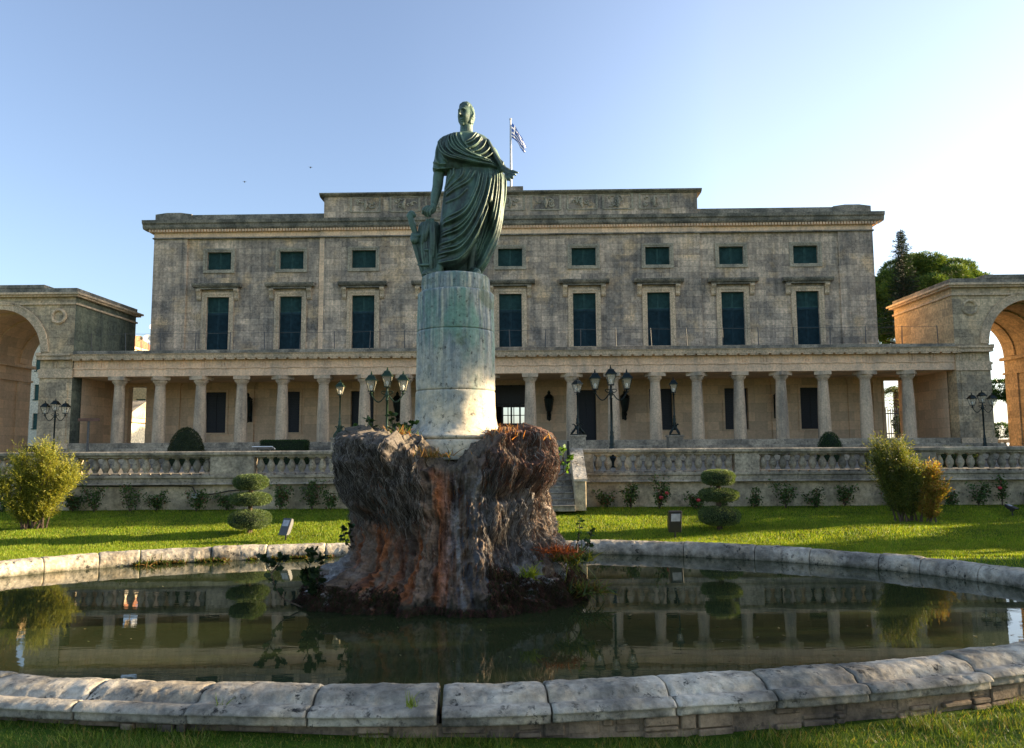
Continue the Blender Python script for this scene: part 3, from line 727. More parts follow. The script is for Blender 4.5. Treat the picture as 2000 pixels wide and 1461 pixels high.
MT['step'] = stone('step_stone', (.48, .42, .32), (.17, .15, .12), .38, .58, 2.2, None, .7, .5, 9)
for k in range(6):
    z1 = (k + 1) * .162; y0 = -.62 + k * .27
    m = MB(); m.box(-1.9, 1.695, y0 + .03, 1.4, z1 - .165, z1 - .035); m.box(-1.9, 1.695, y0, 1.38, z1 - .033, z1); m.build('step', MT['step'], st, bevel=.008)
for s_, x in ((1, 1.70), (-1, -2.05)):
    m = MB(); m.prism([(-.45, 0), (-.45, .80), (.75, 1.62), (.90, 1.66), (1.1, 1.66), (1.1, 0)], 'x', x, x + .31); m.build('stringer', MT['gwall'], st, bevel=.012)
    m = MB(); m.prism([(-.50, .80), (-.50, .86), (.74, 1.70), (.76, 1.64)], 'x', x - .03, x + .34); m.build('coping', MT['rim'], st)
gt = empty('iron_gate', (0, 22.85, .97), 0, 'black iron bar gate closing the top of the garden steps', 'gate')
m = MB()
for k in range(30): m.lathe([(.012, .03), (.012, .78), (.004, .84)], cx=-1.72 + k * .1155, cy=0, n=6)
m.box(-1.75, 1.66, -.012, .012, .1, .125); m.box(-1.75, 1.66, -.013, .013, .70, .725); m.build('gate_bars', MT['black'], gt)
m = MB(); m.box(1.63, 1.69, -.03, .03, 0, .95); m.build('gate_post', MT['black'], gt)
m = MB(); m.box(-1.79, -1.73, -.03, .03, 0, .95); m.build('gate_post', MT['black'], gt)
# cable and junction box on the left wall
m = MB(); MT['cable'] = simple('cable_rubber', (.03, .028, .025), .7)
m.tube([(-12.7, 22.29, .70), (-11.5, 22.29, .685), (-10.4, 22.29, .69), (-9.45, 22.29, .68), (-9.28, 22.29, .66), (-9.2, 22.29, .5), (-9.18, 22.29, .47)], .018, 6)
m.tube([(-8.95, 22.29, .42), (-8.6, 22.29, .46), (-8.2, 22.29, .54), (-7.6, 22.29, .58)], .016, 6)
tag(m.build('cable', MT['cable']), 'dark electric cable running under the left balustrade plinth', 'cable')
jb = MB(); jb.box(-9.27, -8.93, 22.2, 22.315, .32, .46); jb.box(-9.25, -8.95, 22.185, 22.199, .335, .445)
for q in (-9.22, -8.98): jb.lathe([(.02, 0), (.02, .02)], cx=q, cy=22.18, cz=.38, n=6)
tag(jb.build('junction_box', simple('grey_plastic', (.45, .45, .42), .5), bevel=.006), 'pale junction box under the cable on the left garden wall', 'junction box')
lec = empty('information_board', (-9.75, 30, .97), 0, 'tilted white information board behind the left balustrade', 'information board')
m = MB(); m.prism([(-.2, .86), (-.19, .89), (.2, .79), (.19, .76)], 'x', -.40, .40); m.build('board', MT['white'], lec)
m = MB(); m.tube([(-.25, 0, 0), (-.25, 0, .80)], .03, 6); m.tube([(.25, 0, 0), (.25, 0, .80)], .03, 6); m.build('stand', MT['steel'], lec)
sg = empty('direction_sign', (-22.2, 40, .97), 0, 'brown direction sign on a post before the left pier', 'sign')
m = MB(); m.box(-.58, .55, -.03, .03, 2.30, 2.46); m.build('sign_panel', simple('sign_brown', (.13, .06, .035), .6), sg)
m = MB(); m.tube([(-.05, .06, 0), (-.05, .06, 2.44)], .06, 8); m.build('post', MT['steel'], sg)
bn = empty('litter_bin', (-25.2, 40, .97), 0, 'round black litter bin beside the left archway', 'bin')
m = MB()
for k in range(18):
    t = k * math.pi / 9; m.tube([(.27 * math.cos(t), .27 * math.sin(t), .1), (.30 * math.cos(t), .30 * math.sin(t), .95)], .02, 4)
m.lathe([(.25, .08), (.25, .9), (.2, .9)], n=16); m.lathe([(.32, .95), (.33, 1.0), (.28, 1.03)], n=18); m.build('basket', MT['black'], bn)

# ------------------------------------------------------------------ lamps
g = G('lantern_glass'); P = g.pos()
g.fin((.75, .68, .5), .25, None, Alpha=.30, Specular_IOR_Level=.6); MT['glass'] = g.m
MT['bulb'] = simple('lamp_bulb', (.85, .82, .7), .25, 0, .05)
def lantern_parts(root, x, z, s, iron, y=0):
    """tapered four-sided lantern standing on (x, z)"""
    h0 = MB(); b_, t = .10 * s, .19 * s; zb, zt = z + .10 * s, z + .50 * s
    def pyr(mm, r0, z0, r1, z1):
        b = len(mm.v); mm.v += [(x + sx * r, y + sy * r, zz) for r, zz in ((r0, z0), (r1, z1)) for sx, sy in ((-1, -1), (1, -1), (1, 1), (-1, 1))]
        mm.f += [tuple(b + i for i in q) for q in ((0, 3, 2, 1), (4, 5, 6, 7), (0, 1, 5, 4), (1, 2, 6, 5), (2, 3, 7, 6), (3, 0, 4, 7))]
    pyr(h0, .13 * s, zb - .04 * s, .10 * s, zb)
    for sx, sy in ((-1, -1), (1, -1), (1, 1), (-1, 1)): h0.tube([(x + sx * b_, y + sy * b_, zb), (x + sx * t, y + sy * t, zt)], .014 * s, 4)
    pyr(h0, .225 * s, zt, .225 * s, zt + .035 * s); pyr(h0, .215 * s, zt + .035 * s, .12 * s, zt + .17 * s); pyr(h0, .13 * s, zt + .17 * s, .125 * s, zt + .20 * s); pyr(h0, .12 * s, zt + .20 * s, .035 * s, zt + .26 * s)
    h0.lathe([(.02 * s, 0), (.045 * s, .03 * s), (.02 * s, .06 * s), (.03 * s, .09 * s), (.004, .13 * s)], cx=x, cy=y, cz=zt + .26 * s, n=8)
    h0.lathe([(.03 * s, 0), (.05 * s, .03 * s), (.03 * s, .1 * s)], cx=x, cy=y, cz=z - .04 * s, n=8)
    ln = h0.build('lantern', iron, root)
    gl = MB(); b = len(gl.v); e = .004
    gl.v += [(x + sx * r, y + sy * r, zz) for r, zz in ((b_ - e, zb), (t - e, zt)) for sx, sy in ((-1, -1), (1, -1), (1, 1), (-1, 1))]
    gl.f += [tuple(b + i for i in q) for q in ((0, 1, 5, 4), (1, 2, 6, 5), (2, 3, 7, 6), (3, 0, 4, 7))]
    gl.build('glass', MT['glass'], ln)
    bl = MB(); bl.lathe([(.02 * s, 0), (.03 * s, .05 * s), (.055 * s, .12 * s), (.055 * s, .16 * s), (.03 * s, .21 * s), (.003, .23 * s)], cx=x, cy=y, cz=zb, n=10); bl.build('bulb', MT['bulb'], ln, smooth=True)
def triple_lamp(x, y, z, H, iron, label):
    r = empty('street_lamp', (x, y, z), 0, label, 'lamp', 'three lantern street lamps')
    s = .95; zc = H - .85 * s - .22; m = MB()
    m.lathe([(.24, 0), (.24, .06), (.17, .10), (.19, .30), (.21, .36), (.13, .42), (.15, .55), (.12, .75), (.085, .82), (.11, .88), (.075, .95), (.09, 1.15), (.06, 1.25), (.075, 1.32), (.05, 1.4), (.045, zc - .25), (.07, zc - .22), (.05, zc - .15), (.085, zc - .05), (.085, zc + .03), (.05, zc + .1), (.035, zc + .2)], n=14)
    m.build('post', iron, r, smooth=True)
    for sd in (-1, 1):
        m = MB(); pts = []
        for k in range(17):
            t = k / 16; a = math.pi * t; pts.append((sd * (.08 + .52 * t), 0, zc - .05 - .26 * math.sin(a) + .04 * t))
        pts.append((sd * .62, 0, zc + .04))
        m.tube(pts, .022, 8)
        cur = [(sd * (.08 + .14 * math.sin(q * .35) * (1 if q < 9 else .8)), 0, zc + .0 + .12 * (1 - math.cos(q * .35)) * (1 - q / 18)) for q in range(12)]
        m.tube(cur, .017, 6)
        m.tube([(sd * .60, 0, zc - .02), (sd * .54, 0, zc + .03), (sd * .60, 0, zc + .08)], .016, 6); m.tube([(sd * .62, 0, zc - .02), (sd * .69, 0, zc + .03), (sd * .62, 0, zc + .08)], .016, 6)
        m.build('arm', iron, r, smooth=True)
        lantern_parts(r, sd * .61, zc + .06, s, iron)
    lantern_parts(r, 0, zc + .22, s, iron)
    return r
triple_lamp(-4.80, 29.2, .97, 3.86, MT['irongreen'], 'green three-lantern street lamp left of the statue column')
triple_lamp(3.80, 29.2, .97, 3.88, MT['iron'], 'dark three-lantern street lamp right of the statue, before the black door')
triple_lamp(-27.6, 46.0, .97, 3.90, MT['iron'], 'dark three-lantern street lamp by the left arch pier')
triple_lamp(28.4, 46.0, .97, 4.05, MT['iron'], 'dark three-lantern street lamp by the right arch pier')
def single_lamp(x, y, z, iron, label, rz):
    pd = empty('lamp_pedestal', (x, y, .97), 0, 'stone pedestal ' + {0: 'under the single lamp left of the fountain rock', 1: 'under the single lamp beside the black door', 2: 'under the single lamp farthest right'}[rz], 'pedestal', 'stone lamp pedestals before the colonnade')
    h = z - .97; m = MB(); m.box(-.50, .50, -.50, .50, 0, .18); m.box(-.42, .42, -.42, .42, .18, h - .1); m.build('shaft', MT['rail'], pd, bevel=.01)
    m = MB(); m.box(-.47, .47, -.47, .47, h - .1, h); m.build('cap', MT['rail'], pd, bevel=.01)
    r = empty('pedestal_lamp', (x, y, z), rz * .7, label, 'lamp', 'single lanterns on stone pedestals')
    m = MB()
    m.box(-.32, .32, -.32, .32, 0, .07)
    m.lathe([(.10, .3), (.15, .4), (.11, .52), (.08, .6), (.12, .7), (.085, .8), (.10, .95), (.06, 1.05), (.08, 1.1), (.05, 1.2), (.042, 2.35), (.08, 2.40), (.05, 2.46)], n=12)
    m.build('post', iron, r, smooth=True)
    for k in range(4):          # scrolled dolphin-like feet
        a = math.pi / 4 + k * math.pi / 2; c, s_ = math.cos(a), math.sin(a); m = MB()
        m.tube([(c * q[0], s_ * q[0], q[1]) for q in ((.40, .07), (.36, .12), (.24, .26), (.12, .44), (.16, .58), (.27, .66), (.33, .60))], [.03, .07, .075, .06, .045, .035, .015], 7); m.build('foot', iron, r, smooth=True)
    lantern_parts(r, 0, 2.44, 1.12, iron)
single_lamp(-10.18, 45, 2.41, MT['irongreen'], 'green single lamp on a pedestal left of the fountain rock', 0)
single_lamp(3.86, 45, 2.47, MT['iron'], 'dark single lamp on a pedestal beside the black door', 1)
single_lamp(9.56, 45, 2.43, MT['iron'], 'dark single lamp with a bluish hood, farthest right of its kind', 2)
# wall lanterns in the colonnade
wl = None
for px, lb in ((-18.05, 'black wall lantern between the two leftmost visible colonnade windows'), (-7.75, 'black wall lantern just left of the statue column'), (2.6, 'black wall lantern right of the glazed entrance door'), (7.75, 'black wall lantern right of the black door'), (18.1, 'black wall lantern between the two rightmost colonnade windows')):
    if wl is None:
        wl = empty('wall_lantern', (0, 0, 0), -PALA, lb, 'wall lantern', 'wall lanterns under the colonnade'); m = MB()
        m.lathe([(.02, 0), (.12, .1), (.07, .25), (.16, .42), (.10, .55), (.20, .7), (.28, 1.1), (.34, 1.5), (.30, 1.55), (.36, 1.6), (.2, 1.78), (.1, 1.85), (.12, 1.95), (.02, 2.1)], n=8)
        m.build('lantern_body', MT['iron'], wl)
        m = MB(); m.tube([(0, .55, .5), (0, .4, .2), (0, .2, .3), (0, 0, .5)], .05, 6); m.tube([(0, .5, 1.2), (0, .3, 1.3), (0, .2, 1.1)], .04, 6); m.box(-.15, .15, .5, .55, .1, 1.4); m.build('bracket', MT['iron'], wl); o = wl
    else: o = copy_tree(wl); o['label'] = lb
    o.location = pw(px, Y1 - .68, 3.55)
# floodlights in the grass
def floodlight(x, y, rz, tilt, s, label, lit):
    r = empty('floodlight', (x, y, 0), rz, label, 'floodlight', 'garden floodlights')
    m = MB(); m.tube([(0, 0, -.05), (0, 0, .14 * s)], .016, 6); m.tube([(-.09 * s, 0, .24 * s), (-.09 * s, 0, .14 * s), (.09 * s, 0, .14 * s), (.09 * s, 0, .24 * s)], .012, 6); m.build('bracket', MT['black'], r)
    m = MB(); m.prism([(-.03 * s, -.17 * s), (.03 * s, -.14 * s), (.06 * s, -.08 * s), (.06 * s, .1 * s), (.03 * s, .17 * s), (-.03 * s, .17 * s)], 'x', -.105 * s, .105 * s)
    h = m.build('housing', lit[0], r, bevel=.008); h.location = (0, 0, .26 * s); h.rotation_euler = (rad(tilt), 0, 0)
    m = MB(); m.box(-.075 * s, .075 * s, -.034 * s, -.0305 * s, .01 * s, .13 * s); gl = m.build('lens', lit[1], h)
    m = MB()
    for k in range(6): m.box(-.07 * s + k * .024 * s, -.062 * s + k * .024 * s, .058 * s, .085 * s, -.07 * s, .09 * s)
    m.build('cooling_fins', lit[0], h)
MT['lens'] = simple('flood_lens', (.35, .36, .37), .2); MT['greybox'] = simple('flood_grey', (.06, .06, .058), .5)
floodlight(-4.26, 14.5, rad(-28), -24, 1.0, 'grey floodlight tilted back at the pool edge left of the rock', (MT['greybox'], MT['lens']))
floodlight(3.06, 14.6, rad(8), 8, 1.2, 'black floodlight at the pool edge between rock and right topiary', (MT['black'], MT['lens']))
floodlight(12.16, 18.8, rad(25), -70, .8, 'small black floodlight lying low on the right lawn', (MT['black'], MT['lens']))
# ------------------------------------------------------------------ leaves
def rdir(n):
    d = RNG.normal(size=(n, 3)); return d / np.linalg.norm(d, axis=1)[:, None]
def blade_mesh(P, D, L, Wd, cols, droop=0.0, name='leaves', seg=1):
    """leaf quads (diamond shaped) at P along D"""
    n = len(P); D = D / np.linalg.norm(D, axis=1)[:, None]; r = rdir(n); s = np.cross(D, r); s /= np.linalg.norm(s, axis=1)[:, None] + 1e-9
    L = np.broadcast_to(L, n)[:, None]; Wd = np.broadcast_to(Wd, n)[:, None]
    a = P; m1 = P + D * L * .45; t = P + D * L; t = t - np.array([0, 0, 1]) * droop * L
    V = np.stack([a, m1 + s * Wd * .5, t, m1 - s * Wd * .5], 1).reshape(-1, 3)
    F = np.arange(4 * n).reshape(n, 4); C = np.repeat(cols, 4, 0)
    return V, F, C
def palette(n, cols, wts=None, jit=.25):
    cols = np.array(cols); i = RNG.choice(len(cols), n, p=wts); c = cols[i] * (1 + jit * (RNG.random((n, 1)) - .5) * 2); return np.clip(c, 0, 1)
MT['leaf'] = leafmat('leaf'); MT['needle'] = leafmat('needle', .25, .6); MT['grassb'] = leafmat('grass_blade', .45, .5)
MT['bark'] = simple('bark', (.09, .065, .045), .9, 0, .4, 20, .6, .2)
GREENS = [(.022, .055, .014), (.035, .08, .02), (.05, .10, .03), (.018, .04, .012)]
# clipped shrubs
def clipped(r, name, fn, n, leaf=.035, cols=GREENS, core=None, wts=None):
    """fn(n) -> points, normals on the clipped surface"""
    P, Nn = fn(n); rough = .03
    P = P + Nn * (RNG.random((n, 1)) - .75) * rough * 2 * (leaf / .035)
    D = Nn + .9 * rdir(n)
    V, F, C = blade_mesh(P, D, RNG.uniform(.6, 1.3, n) * leaf, leaf * .45, palette(n, cols, wts))
    o = link(name, npmesh(name, V, F, C), MT['leaf'], r); return o
def ellip(cx, cy, cz, rx, ry, rz, flat=1.0, lump=.06):
    def fn(n):
        d = rdir(n); e = flat; d2 = np.sign(d) * np.abs(d) ** e; d2 = d2 / (np.abs(d2) ** 2.6).sum(1)[:, None] ** (1 / 2.6)
        k = 1 + lump * fbm(d * 2.2 + cx * 3, 3)[:, None]
        return np.array([cx, cy, cz]) + d2 * np.array([rx, ry, rz]) * k, d
    return fn
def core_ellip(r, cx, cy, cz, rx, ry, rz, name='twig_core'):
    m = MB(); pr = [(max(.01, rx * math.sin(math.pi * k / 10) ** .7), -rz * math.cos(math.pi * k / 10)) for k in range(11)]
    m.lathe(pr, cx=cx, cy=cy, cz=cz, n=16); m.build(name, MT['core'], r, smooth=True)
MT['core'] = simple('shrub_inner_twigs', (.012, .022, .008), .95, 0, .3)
def topiary(x, y, tiers, label, cols):
    r = empty('topiary', (x, y, 0), 0, label, 'topiary', 'three tiered clipped topiaries')
    m = MB()
    for k in range(3): m.tube([(.03 * math.cos(k * 2.1), .03 * math.sin(k * 2.1), -.05), (.02 * math.cos(k * 2.1 + 1), .02 * math.sin(k * 2.1 + 1), .3), (.02 * math.cos(k * 2 + 2), .02, tiers[-1][0])], .035, 6)
    m.build('trunk', MT['bark'], r)
    for z, rx, rz in tiers:
        t = clipped(r, 'foliage_tier', ellip(0, 0, z, rx, rx, rz, .80, .06), 10000, .026, cols)
        core_ellip(t, 0, 0, z, rx * .88, rx * .88, rz * .84)
TC = [(.08, .13, .045), (.12, .17, .06), (.05, .09, .03), (.16, .21, .09)]
topiary(-5.38, 15.8, [(.30, .39, .185), (.71, .385, .13), (1.05, .32, .15)], 'three tiered green topiary on the left lawn, partly sunlit', TC)
topiary(4.25, 15.9, [(.30, .40, .185), (.73, .385, .13), (1.08, .32, .155)], 'three tiered dark topiary on the right lawn behind the floodlight', TC)
def dome(x, y, rx, z1, label, n, tall=1.0, cols=GREENS, kind='clipped_shrub'):
    r = empty(kind, (x, y, .97), 0, label, 'shrub', 'clipped shrubs on the terrace')
    h = z1 - .97
    def fn(k):
        d = rdir(k); d[:, 2] = np.abs(d[:, 2]); rr_ = np.sqrt(np.maximum(0, 1 - d[:, 2] ** (2 * tall)))
        a = np.arctan2(d[:, 1], d[:, 0]); P = np.stack([rx * rr_ * np.cos(a), rx * rr_ * np.sin(a), h * d[:, 2]], 1); return P * (1 + .025 * fbm(d * 3, 2)[:, None]), d
    clipped(r, 'foliage', fn, n, .06, cols); m = MB(); m.lathe([(rx * .93, 0), (rx * .9, h * .3), (rx * .72, h * .62), (rx * .4, h * .86), (.02, h * .95)], n=20); m.build('twig_core', MT['core'], r, smooth=True)
dome(-16.2, 38, .88, 2.83, 'tall dark domed shrub standing before the leftmost colonnade window', 9000, 1.15, [(.03, .045, .012), (.045, .06, .018), (.02, .035, .01)])
dome(15.75, 38, .60, 2.42, 'small round dark shrub before the right end of the colonnade', 5000, 1.3)
dome(16.4, 27.5, .38, 1.66, 'light green ball shrub behind the right balustrade, nearer the rail end', 2500, 1.3, [(.10, .13, .03), (.07, .10, .03)])
dome(15.6, 27.5, .36, 1.66, 'light green ball shrub behind the right balustrade, nearer the yellow bush', 2500, 1.3, [(.09, .12, .03), (.06, .10, .03)])
hb = empty('box_hedge', (-11.9, 40, .97), 0, 'rectangular dark clipped hedge behind the information board', 'hedge')
def fn(k):
    f = RNG.integers(0, 3, k); u, v = RNG.uniform(-1, 1, k), RNG.uniform(0, 1, k); P = np.zeros((k, 3)); Nn = np.zeros((k, 3))
    a = f == 0; P[a] = np.stack([u * 1.15, u * 0 - .5, v * 1.22], 1)[a]; Nn[a] = (0, -1, 0)
    a = f == 1; P[a] = np.stack([u * 1.15, v - .5, u * 0 + 1.22], 1)[a]; Nn[a] = (0, 0, 1)
    a = f == 2; P[a] = np.stack([np.sign(u) * 1.15, (np.abs(u) - .5), v * 1.22], 1)[a]; Nn[a] = np.stack([np.sign(u), u * 0, u * 0], 1)[a]
    return P, Nn
clipped(hb, 'foliage', fn, 9000, .06); m = MB(); m.box(-1.12, 1.12, -.47, .47, 0, 1.19); m.build('twig_core', MT['core'], hb)
# feathery bushes on the lawn
def bush(x, y, label, H, Wd, lean, stems, cols, wts, n, seed, groupname='feathery bushes on the lawn', side=None):
    rs = np.random.default_rng(seed); r = empty('bush', (x, y, 0), 0, label, 'bush', groupname)
    m = MB(); Pall = []; Dall = []
    for i in range(stems):
        a = rs.uniform(0, 6.28); b0 = np.array([rs.uniform(-.28, .28), rs.uniform(-.1, .1), 0]); q0 = rs.uniform(.05, 1) ** .7; top = np.array([math.cos(a) * Wd * .40 * q0 + lean, math.sin(a) * Wd * .3 * q0, H * (.90 - .42 * q0 ** 1.6)])
        mid = (b0 + top) / 2 + rs.normal(size=3) * .05; m.tube([b0 - [0, 0, .05], b0 * .8 + mid * .2, mid, top], [.028, .02, .014, .006], 6)
        K = int(n / stems / 14)
        for k in range(K):       # sprays of needles on side twigs
            t = rs.uniform(.10, 1.0) ** .9; q = b0 * (1 - t) ** 2 + 2 * mid * t * (1 - t) + top * t ** 2
            d = rs.normal(size=3); d[2] = abs(d[2]) * .9 + .35; d /= np.linalg.norm(d); L = rs.uniform(.15, .42) * (H / 2)
            if t < .5: L *= .7
            j = np.linspace(.15, 1, 14)[:, None]; pp = q + d * L * j + np.array([0, 0, .06]) * j ** 2
            Pall.append(pp); Dall.append(np.tile(d, (14, 1)) * .9 + rs.normal(size=(14, 3)) * .55)
    m.build('stems', MT['bark'], r)
    P = np.vstack(Pall); D = np.vstack(Dall)
    k = ((P[:, 0] - lean * .5) / (Wd * .53)) ** 2 + ((P[:, 2] - H * .55) / (H * .5)) ** 2 + (P[:, 1] / (Wd * .5)) ** 2
    keep = k < 1 + .35 * fbm(P * 2.2 + seed, 3); P, D = P[keep], D[keep]
    c = palette(len(P), cols, wts)
    if side is not None:
        f = np.clip((P[:, 0] - side[0]) / side[1] + .5 + .5 * fbm(P * 1.5, 2), 0, 1)[:, None]; c = c * (1 - f) + palette(len(P), side[2]) * f
    V, F, C = blade_mesh(P, D, RNG.uniform(.035, .075, len(P)), .014, c)
    link('foliage', npmesh('foliage', V, F, C), MT['grassb'], r); return r
YG = [(.27, .27, .03), (.18, .20, .03), (.34, .31, .05), (.12, .15, .025)]
bush(-10.45, 16.9, 'feathery yellow-green bush on the left lawn at the picture edge', 1.98, 2.2, .02, 17, YG, [.35, .3, .15, .2], 52000, 3)
bush(8.78, 17.3, 'dark green feathery bush by the right balustrade, shaded half put into its colour', 2.04, 1.45, -.25, 10, [(.10, .13, .03), (.14, .17, .04), (.06, .09, .022), (.20, .19, .04)], None, 40000, 9)  # darker green leaves carry the shaded half of the bush
bush(9.15, 16.95, 'yellow and orange leaved bush on the right lawn, sunlit half put into its colour', 1.38, .85, .10, 6, [(.34, .27, .04), (.40, .24, .06), (.20, .21, .035), (.34, .15, .06)], [.35, .25, .25, .15], 22000, 14)  # leaf yellow and orange also carry the sun on the right half
# roses along the wall
MT['rose'] = simple('rose_petal', (.45, .03, .04), .6, 0, .2)
def rose(x, h, seed, flowers, label):
    rs = np.random.default_rng(seed); r = empty('rose_bush', (x, 22.0 + rs.uniform(-.12, .1), -.02), 0, label, 'rose bush', 'rose bushes along the garden wall')
    m = MB(); Ps = []; 
    ns = rs.integers(3, 6)
    for i in range(ns):
        top = np.array([rs.uniform(-.35, .35), rs.uniform(-.1, .1), h * rs.uniform(.55, 1)]); mid = top * [.3, .3, .55] + rs.normal(size=3) * .04
        m.tube([(0, 0, 0), mid, top], [.012, .009, .005], 5)
        for t in np.linspace(.25, 1.0, 11):
            q = 2 * mid * t * (1 - t) + top * t * t; k = 9; Ps.append(q + rs.normal(size=(k, 3)) * [.075, .06, .05])
    m.build('canes', MT['bark'], r); P = np.vstack(Ps); D = rs.normal(size=P.shape) + [0, 0, .2]
    V, F, C = blade_mesh(P, D, rs.uniform(.05, .10, len(P)), .05, palette(len(P), [(.06, .11, .03), (.09, .15, .04), (.035, .065, .02), (.16, .08, .04)], [.35, .35, .2, .1]))
    link('leaves', npmesh('leaves', V, F, C), MT['leaf'], r)
    for fx, fz in flowers:
        m = MB()
        for q in range(3): m.lathe([(.01, -.03), (.05 - q * .012, -.01 + q * .01), (.06 - q * .015, .03 + q * .01), (.045 - q * .014, .05 + q * .008)], cx=fx, cy=-.1, cz=fz, n=8, cap=False)
        m.build('flower', MT['rose'], r)
RS = [(-14.6, .5), (-12.6, .62), (-11.9, .8), (-10.9, .78), (-10.2, .55), (-9.05, .72), (-8.2, .5), (-6.65, .75), (-5.75, .95), (-5.2, .6), (2.7, .62), (3.35, .65), (4.15, .95), (5.2, .4), (6.05, .55), (6.9, .55), (7.75, .75), (8.7, .6), (9.5, .7), (10.9, .5), (12.6, .45), (13.3, .7), (14.0, .98), (14.9, .6), (15.6, .7)]
RL = ['behind the yellow bush', 'right of the feathery yellow bush', 'beneath the cable start', 'tall under the cable', 'in the bare stretch under the cable', 'below the junction box', 'right of the junction box', 'left of the left topiary', 'tall bright one right of the left topiary', 'next to the fountain rock', 'closest to the garden steps', 'second right of the steps', 'tall with a red bloom right of the steps', 'low with one red bloom left of the right topiary', 'just left of the right topiary', 'just right of the right topiary', 'second right of the right topiary', 'third right of the right topiary', 'left of the dark feathery bush', 'hidden by the dark feathery bush', 'just right of the orange bush', 'second right of the orange bush', 'tallest at the right end of the wall', 'beyond the tallest at the right end', 'last at the right picture edge']
for i, ((x, h), lb) in enumerate(zip(RS, RL)):
    rose(x, h, 100 + i, {12: [(.22, .42), (.05, .3)], 13: [(.05, .22)], 19: [(.1, .3)], 22: [(-.1, .5)]}.get(i, []), 'straggly rose bush ' + lb)
# ------------------------------------------------------------------ trees
def tree_crown(r, blobs, n, leaf, cols, wts=None, mat='needle', dirup=.3, name='crown', asp=.3):
    Ps, Ds = [], []; tot = sum(b[3] * b[4] for b in blobs)
    for bx, by, bz, rx, rz in blobs:
        k = int(n * rx * rz / tot); d = rdir(k); rad_ = RNG.uniform(.55, 1.05, k)[:, None] ** .5
        q = d * rad_; q = q * (1 + .25 * fbm(d * 2.5 + bx, 3)[:, None]); P = np.array([bx, by, bz]) + q * [rx, rx * .9, rz]
        Ps.append(P); Ds.append(d + rdir(k) * .7 + [0, 0, dirup])
    P = np.vstack(Ps); D = np.vstack(Ds); kk = fbm(P * (.35 / leaf * .25) + 5, 3) > -.42; P, D = P[kk], D[kk]
    V, F, C = blade_mesh(P, D, RNG.uniform(.7, 1.5, len(P)) * leaf, leaf * asp, palette(len(P), cols, wts, .35))
    return link(name, npmesh(name, V, F, C), MT[mat], r)
PG = [(.09, .16, .03), (.13, .20, .035), (.05, .10, .025), (.18, .23, .045)]
pine = empty('umbrella_pine', (40.5, 75, 0), 0, 'broad umbrella pine crown rising between palace and right archway', 'tree', 'trees behind the palace')
rs = np.random.default_rng(21); bl = []
for i in range(46):
    a = rs.uniform(0, 6.28); q = rs.uniform(0, 1) ** .6; x = 1.0 + math.cos(a) * q * 7.0; y = math.sin(a) * q * 4.5; top = 20.9 - 3.6 * (q ** 2.2) - (0.25 * max(0, x)) ** 1.0
    bl.append((x, y, top - rs.uniform(.4, 2.4), rs.uniform(1.0, 1.9), rs.uniform(.7, 1.2)))
for i in range(16): bl.append((rs.uniform(-5.5, -1.5), rs.uniform(-3, 3), rs.uniform(12.6, 17), rs.uniform(.9, 1.5), rs.uniform(.6, 1.0)))
tree_crown(pine, bl, 240000, .26, PG, asp=.22)
m = MB(); m.tube([(1, 0, 0), (.6, 0, 5), (-.6, 0, 9), (0, 0, 13), (.5, 0, 17)], [.5, .42, .38, .3, .15], 10); m.build('trunk', MT['bark'], pine)
m = MB()
for i in range(14):
    a = i * 2.4; z = 9.5 + i * .45; m.tube([(-.4, 0, z), (math.cos(a) * 2, math.sin(a) * 1.5, z + .9), (math.cos(a) * 4.4, math.sin(a) * 3, z + 1.6 + i % 3 * .4)], [.16, .10, .03], 6)
for x, z in ((-4.4, 12.2), (-4.0, 13.4), (-3.2, 12.0)): m.tube([(-.5, 0, 11), (-2.2, -.4, z - .5), (x - .8, -.6, z + .2)], [.13, .08, .03], 6)
m.build('limb', MT['bark'], pine)
con = empty('conifer', (36.6, 70, 0), 0, 'dark pointed conifer top showing above the umbrella pine', 'tree', 'trees behind the palace')
P = []; D = []; lim = MB()
for i in range(60):
    z = 12 + i * .165; f = (22.0 - z) / 10; L = 2.1 * f ** .8 * (.75 + .5 * (i % 3 == 0)) + .08; 
    for j in range(5):
        a = i * 2.1 + j * 1.257; L2 = L * rs.uniform(.55, 1.15); k = int(26 * L2 + 10); t = rs.uniform(.05, 1, k)[:, None]
        d = np.array([math.cos(a), math.sin(a), -.12]); p = np.array([0, 0, z]) + d * L2 * t + np.array([0, 0, .25]) * t ** 2 * L2; p += rs.normal(size=(k, 3)) * [.07, .07, .05]
        P.append(p); D.append(np.tile(d, (k, 1)) + rs.normal(size=(k, 3)) * .5)
        lim.tube([(0, 0, z), tuple(np.array([0, 0, z]) + d * L2)], .02, 3)
lim.build('branches', MT['bark'], con)
P = np.vstack(P); D = np.vstack(D); V, F, C = blade_mesh(P, D, .26, .06, palette(len(P), [(.015, .03, .014), (.022, .04, .018)])); link('crown', npmesh('crown', V, F, C), MT['needle'], con)
m = MB(); m.tube([(0, 0, 0), (0, 0, 22)], [.3, .03], 8); m.build('trunk', MT['bark'], con)
